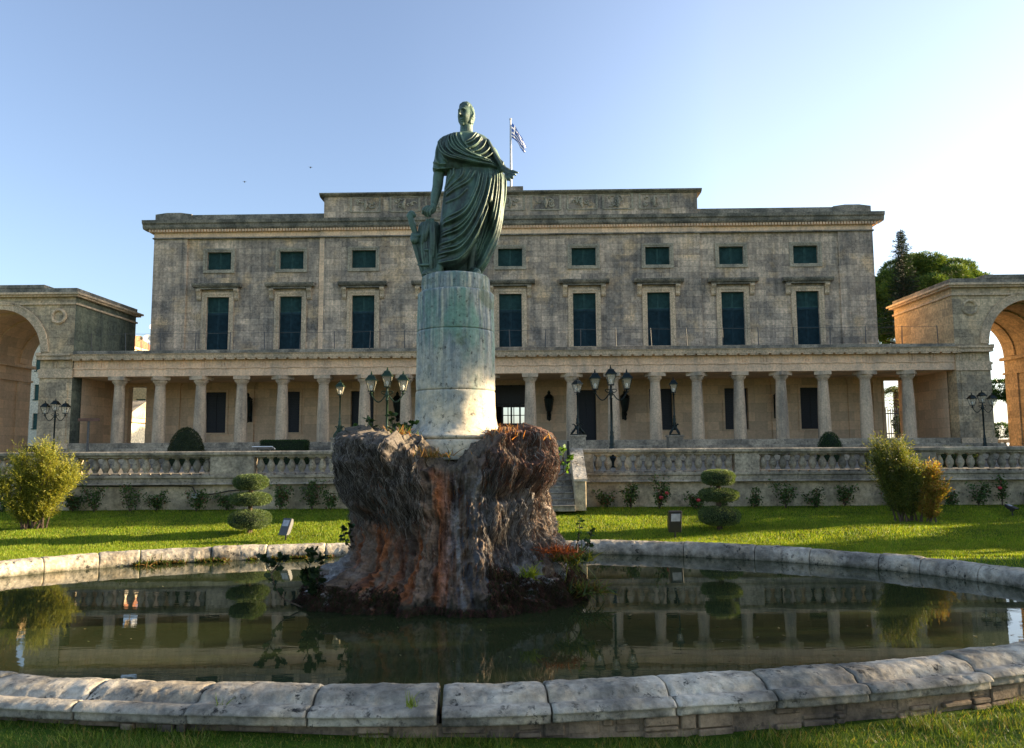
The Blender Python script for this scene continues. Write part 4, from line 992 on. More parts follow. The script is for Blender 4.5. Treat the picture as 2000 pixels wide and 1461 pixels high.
# palm seen through the right end doorway
pm = empty('palm_tree', (31.3, 62, 0), 0, 'palm with drooping fronds seen through the right end doorway', 'tree')
m = MB(); m.tube([(0, 0, 0), (0, 0, 6.4)], [.28, .22], 10); m.build('trunk', MT['bark'], pm)
for i in range(26):
    a = i * 2.4; up_ = rs.uniform(-.1, 1.0); L = rs.uniform(2.2, 3.0); t = np.linspace(0, 1, 16)
    cx = np.cos(a) * L * t; cy = np.sin(a) * L * t; cz = 6.3 + up_ * L * t - (1.1 + .8 * up_) * L * t ** 2 * .8
    C0 = np.stack([cx, cy, cz], 1); PP = np.repeat(C0, 4, 0); sd_ = np.tile([[1], [-1], [1], [-1]], (16, 1)); tang = np.array([math.cos(a), math.sin(a), -.3]); perp = np.array([-math.sin(a), math.cos(a), 0])
    DD = sd_ * perp + tang * .8 + rs.normal(size=(64, 3)) * .12 + [0, 0, -.35]
    V, F, C = blade_mesh(PP, DD, .55, .05, palette(64, [(.10, .13, .04), (.06, .10, .03), (.20, .18, .06)])); link('frond', npmesh('frond', V, F, C), MT['leaf'], pm)
fe = empty('iron_fence', (30.2, 57, 0), 0, 'black spear-topped iron fence seen through the right end doorway', 'fence')
m = MB()
for k in range(34): m.lathe([(.03, .9), (.03, 4.3), (.05, 4.35), (.006, 4.6)], cx=-3 + k * .18, n=5)
m.build('fence_bars', MT['black'], fe); m = MB(); m.box(-3.1, 3.1, -.03, .03, 4.1, 4.18); m.box(-3.1, 3.1, -.031, .031, 2.6, 2.68); m.build('fence_rail', MT['black'], fe)
def shrubby(name, loc, label, blobs, n, leaf, cols, cat='shrub', group=None):
    r = empty(name, loc, 0, label, cat, group); tree_crown(r, blobs, n, leaf, cols, mat='leaf', asp=.5); m = MB(); b = blobs[0]
    for k in range(4): m.tube([(b[0] * .3 * k * .3, 0, 0), (b[0] + (k - 1.5) * .3, b[1], b[2])], [.08, .02], 5)
    m.build('trunk', MT['bark'], r); return r
shrubby('shrub', (31.0, 59.5, 0), 'dark leafy shrub behind the iron fence', [(-.6, 0, 3.4, .7, .8), (.8, 0, 3.9, .8, .7), (.2, 0, 2.9, .9, .9), (1.2, 0, 2.6, .7, .8)], 7000, .12, GREENS)
shrubby('tree', (44.5, 70, 0), 'dark tree bough showing in the gap of the right archway', [(-1.5, 0, 6.3, 1.6, .7), (.5, 0, 6.9, 1.8, .8), (2.2, 0, 6.2, 1.4, .8)], 9000, .2, GREENS, 'tree', 'trees behind the palace')
shrubby('hedge_shrub', (39.5, 62, 0), 'leafy shrub behind the small balustrade in the right archway', [(-1.0, 0, 2.6, .8, .7), (.2, 0, 2.9, .9, .6), (1.4, 0, 2.6, .8, .6)], 6000, .13, GREENS)
sb = empty('balustrade', (38.0, 58, .97), 0, 'short red-brown balustrade glimpsed through the right archway', 'balustrade')
m = MB(); m.box(-3, 3, -.2, .2, 0, .3); m.build('plinth', MT['gwarm'], sb); m = MB(); m.box(-3, 3, -.2, .2, 1.0, 1.2); m.build('handrail', MT['gwarm'], sb)
for k in range(14):
    o = bproto.copy(); COL.objects.link(o); o.parent = sb; o.location = (-2.8 + k * .43, 0, .28); o.scale = (1.35, 1.35, 1.4)
# ------------------------------------------------------------------ houses on the left
MT['house'] = stone('ochre_render', (.50, .34, .17), (.40, .28, .15), .45, .7, .5, None, .1, .15, 5); MT['house2'] = stone('cream_render', (.75, .66, .50), (.62, .54, .40), .45, .7, .5, None, .05, .15, 5)
MT['roof'] = stone('roof_tiles', (.36, .15, .08), (.24, .11, .07), .4, .6, 1.5, None, .2, .4, 7)
def house(name, x0, x1, y0, y1, h, wall, wins, label, roof=True, rise=1.4, base=0.0, roofmat=None):
    r = empty(name, ((x0 + x1) / 2, y0, 0), 0, label, 'house', None); cx = (x0 + x1) / 2; a, b_ = x0 - cx, x1 - cx; d = y1 - y0
    m = MB(); wall_open(m, a, b_, base, h, 0, wins, .25)
    m.quad((a, 0, base), (a, d, base), (a, d, h), (a, 0, h)); m.quad((b_, 0, base), (b_, d, base), (b_, d, h), (b_, 0, h)); m.quad((a, d, base), (b_, d, base), (b_, d, h), (a, d, h)); m.quad((a, 0, h), (b_, 0, h), (b_, d, h), (a, d, h)); m.build('wall', wall, r)
    m = MB(); m.box(a - .3, b_ + .3, -.35, d + .3, h - .35, h); m.build('eaves', MT['trim'], r)
    if roof: m = MB(); m.prism([(-.5, h), (d / 2, h + rise), (d + .5, h)], 'x', a - .4, b_ + .4); m.build('roof', roofmat or MT['roof'], r)
    for q in wins:
        m = MB(); m.box(q[0], q[1], .15, .2, q[2], q[3]); m.box((q[0] + q[1]) / 2 - .03, (q[0] + q[1]) / 2 + .03, .1, .15, q[2], q[3]); m.box(q[0] - .1, q[1] + .1, -.08, .02, q[2] - .12, q[2]); m.build('window', MT['shutter'], r)
    return r
house('townhouse', -46, -36.4, 78, 90, 10.4, MT['house'], [(-3, -1.9, 3, 5), (2.6, 3.6, 5.2, 7.0), (1.2, 2.2, 2.2, 4.2)], 'low ochre townhouse seen through the left end doorway', False)
house('tall_townhouse', -37.75, -33, 90.5, 99, 15.6, MT['house'], [], 'narrow strip of a taller orange townhouse beside the palace left corner', False)
house('apartment_house', -66, -49, 92, 104, 15.2, MT['house2'], [(a, a + 1.1, z, z + 1.8) for a in (-6, -3.2, -.4, 2.4, 5.2) for z in (4.5, 8, 11.5)], 'sunlit cream apartment house seen through the left archway', True)
house('garden_annex', -35.4, -30.6, 60, 66, 4.35, MT['house2'], [(1.35, 2.15, .97, 3.6)], 'low pale annex with a dark door seen through the left end doorway', True, 1.5, roofmat=MT['rail'])
house('distant_house', -104, -86.6, 130, 142, 28.2, MT['house'], [(a, a + 1.2, z, z + 2) for a in (-6, -2, 2) for z in (20, 24)], 'warm lit house top just above the left archway parapet', False)
fb = shrubby('flowering_shrub', (-31.7, 56.5, .5), 'purple flowering shrub inside the left end doorway', [(-.2, 0, 2.3, .5, .7), (-.1, 0, 3.1, .4, .5)], 2500, .12, [(.10, .012, .05), (.16, .02, .08), (.03, .05, .02)])
# satellite dishes on the townhouse roof
dsh = None
for x, y, z, s_, lb in ((-37.55, 78.8, 14.4, .75, 'upper small satellite dish on a mast left of the palace'), (-38.55, 78.2, 13.1, .65, 'reddish satellite dish low behind the roof railing'), (-37.45, 77.6, 13.0, .95, 'largest white satellite dish beside the palace corner')):
    r = empty('satellite_dish', (x, y, z - .4), 0, lb, 'satellite dish', 'satellite dishes on the townhouse')
    m = MB(); m.tube([(0, .6, 10.3 - z), (0, .3, .4), (0, .05, .6)], .05, 6); m.build('mast', MT['steel'], r)
    m = MB(); m.lathe([(.02, -.10 * s_), (.22 * s_, -.085 * s_), (.38 * s_, -.03 * s_), (.46 * s_, .03 * s_), (.44 * s_, .05 * s_), (.2 * s_, -.05 * s_), (.02, -.07 * s_)], n=20, cap=False); o = m.build('dish', MT['white'] if s_ != .65 else MT['gwarm'], r, smooth=True); o.location = (0, 0, .6); o.rotation_euler = (rad(78), 0, rad(25))
    m = MB(); m.tube([(0, -.05, .35), (.1, -.45, .55)], .025, 5); m.build('feed_arm', MT['steel'], r)
# birds
for x, y, z, lb in ((-12.2, 45, 1.7 + (876 - 309) / 1488 * 45, 'tiny dark bird in the sky left of the statue'), (-16.2, 45, 1.7 + (878 - 340) / 1488 * 45, 'tiny dark bird lowest in the left sky')):
    m = MB(); m.lathe([(.003, -.12), (.03, -.05), (.035, .02), (.02, .08), (.003, .12)], n=6); 
    m.f += []; b = len(m.v); m.v += [(0, 0, .03), (.14, .03, .0), (.26, .09, -.03), (0, 0, -.04), (-.14, .03, 0), (-.26, .09, -.03)]; m.f += [(b, b + 1, b + 3), (b + 1, b + 2, b + 3), (b, b + 3, b + 4), (b + 4, b + 3, b + 5)]
    o = m.build('bird', MT['black']); o.location = (x, y, z); o.rotation_euler = (rad(80), 0, .4); tag(o, lb, 'bird', 'birds in the sky')
# ------------------------------------------------------------------ statue column
SX, SY = -.66, 8.9
MSC = 1 / KN
g = G('statue_column_marble', 1 / KN); P = g.pos(); z = g.n('SeparateXYZ', {0: P}).outputs[2]
s1 = g.noise(g.map(P, (9, 9, .55)), 1.0, 6, .6, .2); s2 = g.noise(g.map(P, (24, 24, 1.2)), 1.0, 5, .6); n3 = g.noise(P, 3.0, 7, .65)
up_ = g.ramp(g.math('ADD', g.math('MULTIPLY', g.math('SUBTRACT', z, 1.7), .48), g.math('MULTIPLY', g.math('SUBTRACT', n3, .5), .7)), [(.15, 0), (.62, 1)])
c = g.mix(g.ramp(s1, [(.38, 0), (.60, 1)]), (.60, .54, .40), (.30, .33, .32))
c = g.mix(g.math('MULTIPLY', g.ramp(s2, [(.40, 0), (.56, .95)]), up_), c, (.15, .185, .20))
c = g.mix(g.math('MULTIPLY', g.ramp(g.noise(g.map(P, (4, 4, 1)), 1.2, 6, .6), [(.46, 0), (.64, .85)]), up_), c, (.17, .30, .22))
low = g.math('SUBTRACT', 1.0, up_)
c = g.mix(g.math('MULTIPLY', low, g.ramp(n3, [(.35, .9), (.62, .1)])), c, (.70, .57, .38))
c = g.mix(g.ramp(g.noise(g.map(P, (1, 1, .8)), 16, 5, .75), [(.57, 0), (.66, .85)]), c, (.05, .05, .04))
c = g.mix(g.math('MULTIPLY', g.ramp(g.noise(P, 1.9, 6, .65, .6), [(.55, 0), (.63, .6)]), up_), c, (.11, .13, .06))
h = g.noise(P, 22, 8, .7)
c = g.mix(1.0, c, g.ramp(h, [(.3, .68), (.7, 1.25)]), 'MULTIPLY')
MT['marble'] = g.fin(c, .8, g.bump(g.math('ADD', h, g.math('MULTIPLY', s2, .6)), .4, .012), Specular_IOR_Level=.3)
sc = empty('statue_column', (SX, SY, 1.70), 0, 'thick marble column with green and blue streaks carrying the bronze statue', 'column')
def drum(name, prof, seed, mat=None, n=120, rows=40):
    pr = np.array(prof, float); pr[:, 1] *= .955; t = np.r_[0, np.cumsum(np.hypot(*np.diff(pr, axis=0).T))]; tt = np.linspace(0, t[-1], rows)
    pr = np.c_[np.interp(tt, t, pr[:, 0]), np.interp(tt, t, pr[:, 1])]; a = np.linspace(0, 2 * np.pi, n, endpoint=False)
    R_, A = np.meshgrid(pr[:, 0], a, indexing='ij'); Z = np.repeat(pr[:, 1][:, None], n, 1)
    V = np.stack([R_ * np.cos(A), R_ * np.sin(A), Z], -1).reshape(-1, 3)
    k = 1 + .014 * fbm(V * 4 + seed, 4) + .005 * pnoise(V * [16, 16, 3]) - .02 * np.clip(pnoise(V * 9 + seed) - .45, 0, 1)
    ez = np.minimum(V[:, 2] - pr[:, 1].min(), pr[:, 1].max() - V[:, 2]); k = k - .012 * np.exp(-ez / .008) * (1 + pnoise(V * 15))
    V[:, :2] *= k[:, None]
    i = (np.arange(rows - 1)[:, None] * n + np.arange(n)[None]); j = (np.arange(rows - 1)[:, None] * n + (np.arange(n)[None] + 1) % n)
    F = np.stack([i, j, j + n, i + n], -1).reshape(-1, 4)
    return link(name, npmesh(name, V, [F, np.arange(n)[::-1][None], ((rows - 1) * n + np.arange(n))[None]], smooth=True), mat or MT['marble'], sc)
drum('column_plinth', [(.64, -.12), (.655, -.04), (.655, .05), (.64, .10), (.60, .115)], 1)
drum('column_base', [(.58, .115), (.605, .135), (.61, .155), (.58, .175), (.55, .195), (.515, .235), (.488, .29), (.472, .37), (.466, .50), (.463, .695)], 2)
drum('column_drum', [(.463, .70), (.46, 1.1), (.455, 1.425)], 3)
drum('column_drum', [(.455, 1.43), (.452, 1.7), (.449, 1.895), (.43, 1.915)], 4)
drum('statue_plinth', [(.405, 1.915), (.405, 2.05), (.40, 2.10), (.385, 2.118)], 5, n=90)
# ------------------------------------------------------------------ bronze statue
g = G('patinated_bronze', 1 / KN); P = g.pos(); a = g.noise(g.map(P, (1, 1, .5)), 5, 7, .65); pt = g.n('NewGeometry').outputs['Pointiness']
c = g.mix(g.ramp(a, [(.42, 0), (.62, 1)]), (.035, .05, .04), (.10, .17, .125))
c = g.mix(g.ramp(pt, [(.50, 0), (.56, .55)]), c, (.24, .33, .24))
c = g.mix(g.ramp(g.noise(P, 14, 6, .7), [(.55, 0), (.68, .6)]), c, (.018, .02, .02))
MT['bronze'] = g.fin(c, g.ramp(a, [(.35, .42), (.7, .68)]), g.bump(g.noise(P, 30, 6, .7), .25, .01), Metallic=.15, Specular_IOR_Level=.5)
def cx2(cx): return (np.asarray(cx, float) / 4.06 - 130) * .0060
def cz2(cy): return (347.0 - np.asarray(cy, float) / 4.06) * .00634
def spl(pts, n=26):
    p = np.array(pts, float); t = np.r_[0, np.cumsum(np.linalg.norm(np.diff(p, axis=0), axis=1))]; t /= t[-1]; m = len(p)
    tt = np.linspace(0, 1, n); out = []
    for u in tt:
        i = min(max(np.searchsorted(t, u, 'right') - 1, 0), m - 2); f = (u - t[i]) / (t[i + 1] - t[i])
        p0, p1, p2, p3 = p[max(i - 1, 0)], p[i], p[i + 1], p[min(i + 2, m - 1)]
        out.append(.5 * (2 * p1 + (p2 - p0) * f + (2 * p0 - 5 * p1 + 4 * p2 - p3) * f * f + (3 * p1 - p0 - 3 * p2 + p3) * f ** 3))
    return np.array(out)
def seg_d(X, Z, pl):
    best = np.full(X.shape, 1e9); bt = np.zeros(X.shape); n = len(pl) - 1
    for k in range(n):
        a, b = pl[k], pl[k + 1]; d = b - a; L = d @ d + 1e-9
        t = np.clip(((X - a[0]) * d[0] + (Z - a[1]) * d[1]) / L, 0, 1); q = np.hypot(X - a[0] - t * d[0], Z - a[1] - t * d[1])
        m_ = q < best; best[m_] = q[m_]; bt[m_] = (k + t[m_]) / n
    return best, bt
FOLDS = []
def fam(A, B, n, w, amp, jit=3, ta=.12, tb=.12):
    rs = np.random.default_rng(int(A[0][0] + B[0][1] + n))
    A, B = spl(A), spl(B)
    for k in range(n):
        u = (k + .5 * rs.uniform(-.5, .5)) / max(1, n - 1); p = A * (1 - u) + B * u; p = p + rs.normal(size=2) * jit
        FOLDS.append((p, w * rs.uniform(.75, 1.25), amp * rs.uniform(.85, 1.45), ta, tb))
def loft(rings, nz=330, nt=400, folds=None, ex=2.3, sink=None, back=.012):
    R_ = np.array(rings, float); cy = np.linspace(R_[0, 0], R_[-1, 0], nz); f = lambda k: np.interp(cy, R_[:, 0], R_[:, k])
    xl, xr, ry, yc = f(1), f(2), f(3), f(4)
    for q in (xl, xr, ry, yc):
        q[:] = np.convolve(np.pad(q, 6, mode='edge'), np.ones(13) / 13, 'valid')
    a = np.linspace(0, 2 * np.pi, nt, endpoint=False); c, s = np.cos(a), np.sin(a); cc = np.sign(c) * np.abs(c) ** (2 / ex); ss = np.sign(s) * np.abs(s) ** (2 / ex)
    XC = ((xl + xr) / 2)[:, None] + ((xr - xl) / 2)[:, None] * cc; CY = np.repeat(cy[:, None], nt, 1)
    Y = yc[:, None] + ry[:, None] * ss
    front = np.clip(-s[None] * 2.5 + .3, 0, 1) * np.ones_like(XC); h = np.zeros_like(XC)
    for pl, w_, am, ta, tb in (folds or []):
        x0, y0 = pl.min(0) - 3 * w_; x1, y1 = pl.max(0) + 3 * w_
        m_ = (XC > x0) & (XC < x1) & (CY > y0) & (CY < y1) & (front > 0)
        if not m_.any(): continue
        d, t = seg_d(XC[m_], CY[m_], pl); tap = np.clip(t / ta, 0, 1) * np.clip((1 - t) / tb, 0, 1)
        h[m_] = np.maximum(h[m_], am * tap * np.exp(-(d / w_) ** 2)) + .35 * am * tap * np.exp(-(d / w_) ** 2) * (h[m_] > 0)
    h = h * front
    if sink is not None: h = h - sink(XC, CY) * front
    h = h + (1 - front) * back * np.sin(a * 17)[None]
    nx = (cc * ry[:, None]); ny = ss * (xr - xl)[:, None] / 2 * .006 / 4.06 ; ln = np.hypot(nx, ny) + 1e-9
    V = np.stack([cx2(XC) + h * nx / ln * .6, Y + h * ny / ln, cz2(CY)], -1).reshape(-1, 3)
    i = (np.arange(nz - 1)[:, None] * nt + np.arange(nt)[None]); j = (np.arange(nz - 1)[:, None] * nt + (np.arange(nt)[None] + 1) % nt)
    F = np.stack([i, i + nt, j + nt, j], -1).reshape(-1, 4)
    return V, [F, np.arange(nt)[None], ((nz - 1) * nt + np.arange(nt))[::-1][None]]
PARTS = []
# cape folds
fam([(560, 335), (600, 440), (690, 530), (840, 580)], [(440, 350), (400, 440), (470, 545), (700, 598), (880, 612)], 8, 9, .030)
fam([(420, 370), (380, 450), (372, 540), (400, 600)], [(520, 340), (500, 430), (560, 520), (640, 560)], 5, 9, .022)
fam([(690, 335), (650, 400), (585, 440)], [(835, 440), (820, 520), (760, 570), (680, 575)], 6, 9, .030)
fam([(345, 560), (400, 590), (460, 600)], [(338, 600), (400, 622), (450, 628)], 2, 8, .015)
V, F = loft([(322, 560, 660, .07, .0), (334, 490, 720, .11, .0), (350, 440, 765, .145, .0), (380, 402, 802, .17, .0), (430, 376, 832, .19, -.005), (500, 356, 856, .20, -.01), (560, 344, 876, .195, -.015), (600, 340, 900, .17, -.02), (622, 350, 905, .15, -.02)], 200, 400, FOLDS); PARTS.append((V, F))
FOLDS = []
fam([(480, 600), (500, 640), (470, 700), (445, 760)], [(700, 640), (640, 730), (520, 790), (440, 830)], 6, 9, .020)
fam([(720, 640), (690, 780), (600, 930), (425, 1000)], [(850, 640), (805, 880), (705, 1120), (570, 1290), (370, 1312)], 8, 10, .034, 4)
fam([(640, 760), (560, 830), (450, 860)], [(650, 900), (560, 990), (440, 1010)], 2, 9, .012)
fam([(560, 1120), (480, 1190), (400, 1200)], [(560, 1200), (470, 1260), (380, 1270)], 3, 7, .014)
fam([(800, 615), (800, 760), (755, 960), (700, 1180)], [(930, 640), (918, 860), (868, 1130), (730, 1390)], 8, 9, .030, 2)
hem = spl([(368, 1322), (460, 1345), (560, 1330), (640, 1255), (720, 1120), (790, 950)])
def sink(X, C):
    yh = np.interp(X, hem[:, 0], hem[:, 1], left=2000, right=900); xe = np.interp(C, [950, 1080, 1180, 1290, 1400], [815, 822, 800, 745, 680])
    f = 1 / (1 + np.exp(-(C - yh) / 7.0)) * 1 / (1 + np.exp((X - xe) / 6.0)); return .15 * f
V, F = loft([(500, 480, 830, .15, .0), (580, 462, 850, .16, .0), (610, 458, 880, .165, -.005), (640, 452, 925, .17, -.01), (700, 444, 938, .18, -.01), (780, 430, 932, .195, -.01), (850, 420, 920, .205, -.01), (900, 414, 910, .21, -.01), (1000, 401, 897, .215, -.01), (1080, 394, 880, .215, 0), (1180, 383, 848, .21, 0), (1290, 364, 790, .20, 0), (1330, 366, 765, .19, 0), (1400, 400, 716, .17, .02)], 420, 480, FOLDS, sink=sink); PARTS.append((V, F))
def tubepart(pts, r, n=20):
    m = MB(); P_ = [Vector((cx2(p[0]), p[2], cz2(p[1]))) for p in pts]
    q = spl([tuple(v) for v in P_], 16); rr_ = np.interp(np.linspace(0, 1, 16), np.linspace(0, 1, len(r)), r)
    m.tube([tuple(v) for v in q], list(rr_), n); m.lathe([(0.001, -rr_[0]), (rr_[0] * .7, -rr_[0] * .7), (rr_[0], 0), (rr_[0] * .7, rr_[0] * .7), (.001, rr_[0])], cx=q[0][0], cy=q[0][1], cz=q[0][2], n=12)
    m.lathe([(0.001, -rr_[-1]), (rr_[-1] * .7, -rr_[-1] * .7), (rr_[-1], 0), (rr_[-1] * .7, rr_[-1] * .7), (.001, rr_[-1])], cx=q[-1][0], cy=q[-1][1], cz=q[-1][2], n=12)
    PARTS.append((np.array(m.v), m.f))
# his right arm (left in view), hanging, hand on the trophy
tubepart([(412, 560, 0), (388, 640, -.01), (378, 730, -.01), (362, 800, -.03), (352, 880, -.06)], [.066, .066, .062, .056, .036])
tubepart([(352, 870, -.06), (345, 910, -.075), (325, 935, -.10)], [.034, .042, .036])
for k, (a, b_) in enumerate([((300, 905), (278, 955)), ((312, 900), (292, 968)), ((328, 905), (310, 974)), ((345, 912), (332, 972))]):
    tubepart([(340, 905, -.09), (*a, -.13), (b_[0] - 6, (a[1] + b_[1]) / 2, -.15), (*b_, -.13)], [.020, .018, .016, .013], 10)
tubepart([(350, 905, -.05), (300, 890, -.06), (272, 915, -.08), (266, 945, -.10)], [.022, .02, .018, .014], 10)
# his left arm (right in view), forearm forward with open hand
tubepart([(820, 470, 0), (862, 560, -.03), (900, 610, -.12), (925, 645, -.20)], [.07, .068, .055, .036])
for q_ in range(9):        # cloak folds over the forearm
    u = q_ / 8; oy = -.055 - .05 * math.sin(u * 3.1); tubepart([(790 + 30 * u, 400 + 75 * u, -.10 - .05 * math.sin(u * 3.1)), (842 + 12 * u, 500 + 50 * u, -.10 + oy * .5), (878 + 8 * u, 560 + 45 * u, -.14 + oy * .5), (905 + 8 * (1 - u), 590 + 42 * u, -.19)], [.020, .026, .024, .014], 10)
tubepart([(925, 645, -.20), (950, 668, -.23), (965, 685, -.25)], [.034, .042, .036])
for pts in ([(965, 668, -.25), (992, 675, -.28), (1012, 684, -.29), (1029, 691, -.30)], [(968, 682, -.26), (990, 697, -.29), (1003, 704, -.31), (1012, 708, -.30)], [(962, 695, -.26), (978, 714, -.29), (990, 722, -.30), (986, 732, -.29)], [(950, 700, -.26), (960, 722, -.29), (968, 735, -.30), (962, 744, -.29)], [(935, 680, -.24), (938, 710, -.27), (944, 728, -.29), (948, 742, -.29)]):
    tubepart(pts, [.018, .0155, .014, .011], 10)
# neck, legs, feet
tubepart([(612, 380, .01), (613, 320, .0), (614, 240, .01)], [.10, .078, .074])
tubepart([(690, 1000, .0), (668, 1180, -.04), (655, 1300, -.03), (658, 1385, -.01)], [.10, .07, .052, .045])
tubepart([(440, 1200, .0), (405, 1330, -.06), (395, 1385, -.06)], [.09, .055, .045])
for px, ang in ((385, -.9), (668, .35)):
    d = np.array([math.sin(ang), -math.cos(ang)]); x0, y0 = float(cx2(px)), -.03
    m = MB(); m.tube([(x0 - d[0] * .06, y0 - d[1] * .06, .045), (x0, y0, .06), (x0 + d[0] * .09, y0 + d[1] * .09, .045), (x0 + d[0] * .17, y0 + d[1] * .17, .028), (x0 + d[0] * .20, y0 + d[1] * .20, .022)], [.04, .055, .048, .04, .02], 14); PARTS.append((np.array(m.v), m.f))
    for k in range(5):
        o = (k - 2) * .016; m = MB(); m.tube([(x0 + d[0] * .16 - d[1] * o, y0 + d[1] * .16 + d[0] * o, .022), (x0 + d[0] * (.215 - abs(k - 1) * .008) - d[1] * o, y0 + d[1] * (.215 - abs(k - 1) * .008) + d[0] * o, .014)], [.013, .011], 8); PARTS.append((np.array(m.v), m.f))
# head
FA = rad(30); nth, nph = 220, 150
th = np.linspace(0, 2 * np.pi, nth, endpoint=False); ph = np.linspace(-np.pi / 2 + .01, np.pi / 2 - .01, nph); PH, TH = np.meshgrid(ph, th, indexing='ij')
az = (TH + np.pi) % (2 * np.pi) - np.pi; el = PH; D_ = np.stack([np.cos(el) * np.sin(az), -np.cos(el) * np.cos(az), np.sin(el)], -1)
gs = lambda a0, e0, sa, se: np.exp(-((az - a0) / sa) ** 2 - ((el - e0) / se) ** 2)
base = D_ * np.array([.088, .108, .149]); base[..., 0] *= 1 - .22 * np.clip(-np.sin(el) - .1, 0, 1) ** 1.0; base[..., 1] *= np.where(D_[..., 1] > 0, 1 - .25 * np.clip(-np.sin(el), 0, 1), 1.0)
k = .024 * gs(0, .02, .10, .24) + .026 * gs(0, -.17, .12, .10) + .010 * gs(0, -.2, .2, .08) + .018 * (gs(.32, .26, .26, .09) + gs(-.32, .26, .26, .09)) - .028 * (gs(.36, .08, .17, .12) + gs(-.36, .08, .17, .12)) + .006 * (gs(.36, .07, .09, .06) + gs(-.36, .07, .09, .06))
k += .008 * (gs(.62, -.28, .25, .2) + gs(-.62, -.28, .25, .2)) + .010 * gs(0, -.52, .22, .06) + .009 * gs(0, -.66, .2, .06) - .008 * gs(0, -.59, .24, .025) - .008 * gs(0, -.40, .3, .06) + .018 * gs(0, -.92, .3, .18)
k += .018 * (gs(1.62, -.05, .10, .22) + gs(-1.62, -.05, .10, .22)) - .008 * (gs(1.62, -.05, .05, .12) + gs(-1.62, -.05, .05, .12))
hair = np.clip((np.maximum(el - (.78 + .22 * np.cos(az * 3)), 0) * 6 + np.maximum(np.abs(az) - 1.25, 0) * 4 * (el > -.75)), 0, 1)
cur = pnoise(D_ * 9) ; k += hair * (.012 + .016 * np.abs(cur) + .004 * pnoise(D_ * 22))
Vh = base + D_ * k[..., None]; c_, s_ = math.cos(FA), math.sin(FA); Vh = np.stack([Vh[..., 0] * c_ - Vh[..., 1] * s_ * -1, Vh[..., 0] * s_ * -1 + Vh[..., 1] * c_, Vh[..., 2]], -1) if False else np.stack([Vh[..., 0] * c_ + Vh[..., 1] * -s_ * -1 * 1.0, -Vh[..., 0] * s_ * 1.0 + Vh[..., 1] * c_, Vh[..., 2]], -1)
tl = rad(-4); Vh = np.stack([Vh[..., 0], Vh[..., 1] * math.cos(tl) - Vh[..., 2] * math.sin(tl), Vh[..., 1] * math.sin(tl) + Vh[..., 2] * math.cos(tl)], -1)
Vh = Vh.reshape(-1, 3) * [1.02, 1.0, 1.02] + [float(cx2(609)), -.015, float(cz2(191))]
i = (np.arange(nph - 1)[:, None] * nth + np.arange(nth)[None]); j = (np.arange(nph - 1)[:, None] * nth + (np.arange(nth)[None] + 1) % nth)
PARTS.append((Vh, [np.stack([i, j, j + nth, i + nth], -1).reshape(-1, 4), np.arange(nth)[::-1][None], ((nph - 1) * nth + np.arange(nth))[None]]))
def fuse(parts, name, mat, parent, vox, loc, smooth=2):
    V = []; Fs = []; o = 0
    for v, f in parts:
        v = np.asarray(v); V.append(v)
        if isinstance(f, list) and len(f) and isinstance(f[0], np.ndarray):
            for ff in f: Fs += [tuple(int(x) + o for x in r) for r in ff]
        else: Fs += [tuple(int(x) + o for x in r) for r in f]
        o += len(v)
    me = bpy.data.meshes.new(name + '_raw'); me.from_pydata(np.vstack(V).tolist(), [], Fs)
    bm = bmesh.new(); bm.from_mesh(me); bmesh.ops.recalc_face_normals(bm, faces=bm.faces); bm.to_mesh(me); bm.free()
    ob = bpy.data.objects.new(name, me); COL.objects.link(ob)
    md = ob.modifiers.new('r', 'REMESH'); md.mode = 'VOXEL'; md.voxel_size = vox; md.use_smooth_shade = True
    sm = ob.modifiers.new('s', 'SMOOTH'); sm.factor = .5; sm.iterations = smooth
    dg = bpy.context.evaluated_depsgraph_get(); me2 = bpy.data.meshes.new_from_object(ob.evaluated_get(dg)); ob.modifiers.clear(); ob.data = me2; me2.name = name
    bpy.data.meshes.remove(me); me2.materials.clear(); me2.materials.append(mat); me2.shade_smooth(); ob.location = loc
    if parent: ob.parent = parent
    return ob
stt = empty('bronze_statue', (SX, SY, 3.722), 0, 'green bronze statue of a man in a draped toga reaching out one hand', 'statue')
stt.scale = (1, 1, 1.049)
fuse(PARTS, 'draped_figure', MT['bronze'], stt, .0052, (0, 0, 0), 1)
# trophy at his side: shield-like block with hanging bands and a rod
PARTS = []
def tp(pts, r, n=14): tubepart(pts, r, n)
m = MB(); sect = []
for cy, xl, xr, ry in ((990, 245, 385, .06), (1020, 222, 402, .085), (1080, 215, 402, .09), (1150, 205, 398, .085), (1220, 215, 395, .08), (1320, 250, 392, .07), (1409, 283, 390, .06)):
    sect.append([(float(cx2((xl + xr) / 2 + (xr - xl) / 2 * math.cos(t))), .02 + ry * math.sin(t), float(cz2(cy))) for t in np.linspace(0, 2 * math.pi, 28, endpoint=False)])
for s_ in sect: m.v += s_
for i in range(len(sect) - 1):
    for k in range(28): m.f.append((i * 28 + k, i * 28 + (k + 1) % 28, (i + 1) * 28 + (k + 1) % 28, (i + 1) * 28 + k))
m.f += [tuple(range(28)), tuple((len(sect) - 1) * 28 + k for k in range(28))]; PARTS.append((np.array(m.v), m.f))
for pts in ([(300, 990, -.07), (282, 1060, -.095), (272, 1120, -.09), (262, 1160, -.08)], [(318, 990, -.075), (300, 1070, -.10), (288, 1140, -.09)], [(330, 985, -.075), (336, 1080, -.10), (340, 1170, -.095), (345, 1262, -.085)], [(348, 985, -.07), (356, 1080, -.10), (356, 1170, -.095), (350, 1262, -.085)], [(320, 1160, -.08), (330, 1240, -.08), (335, 1380, -.07)]): tp(pts, [.016, .024, .026, .014], 10)
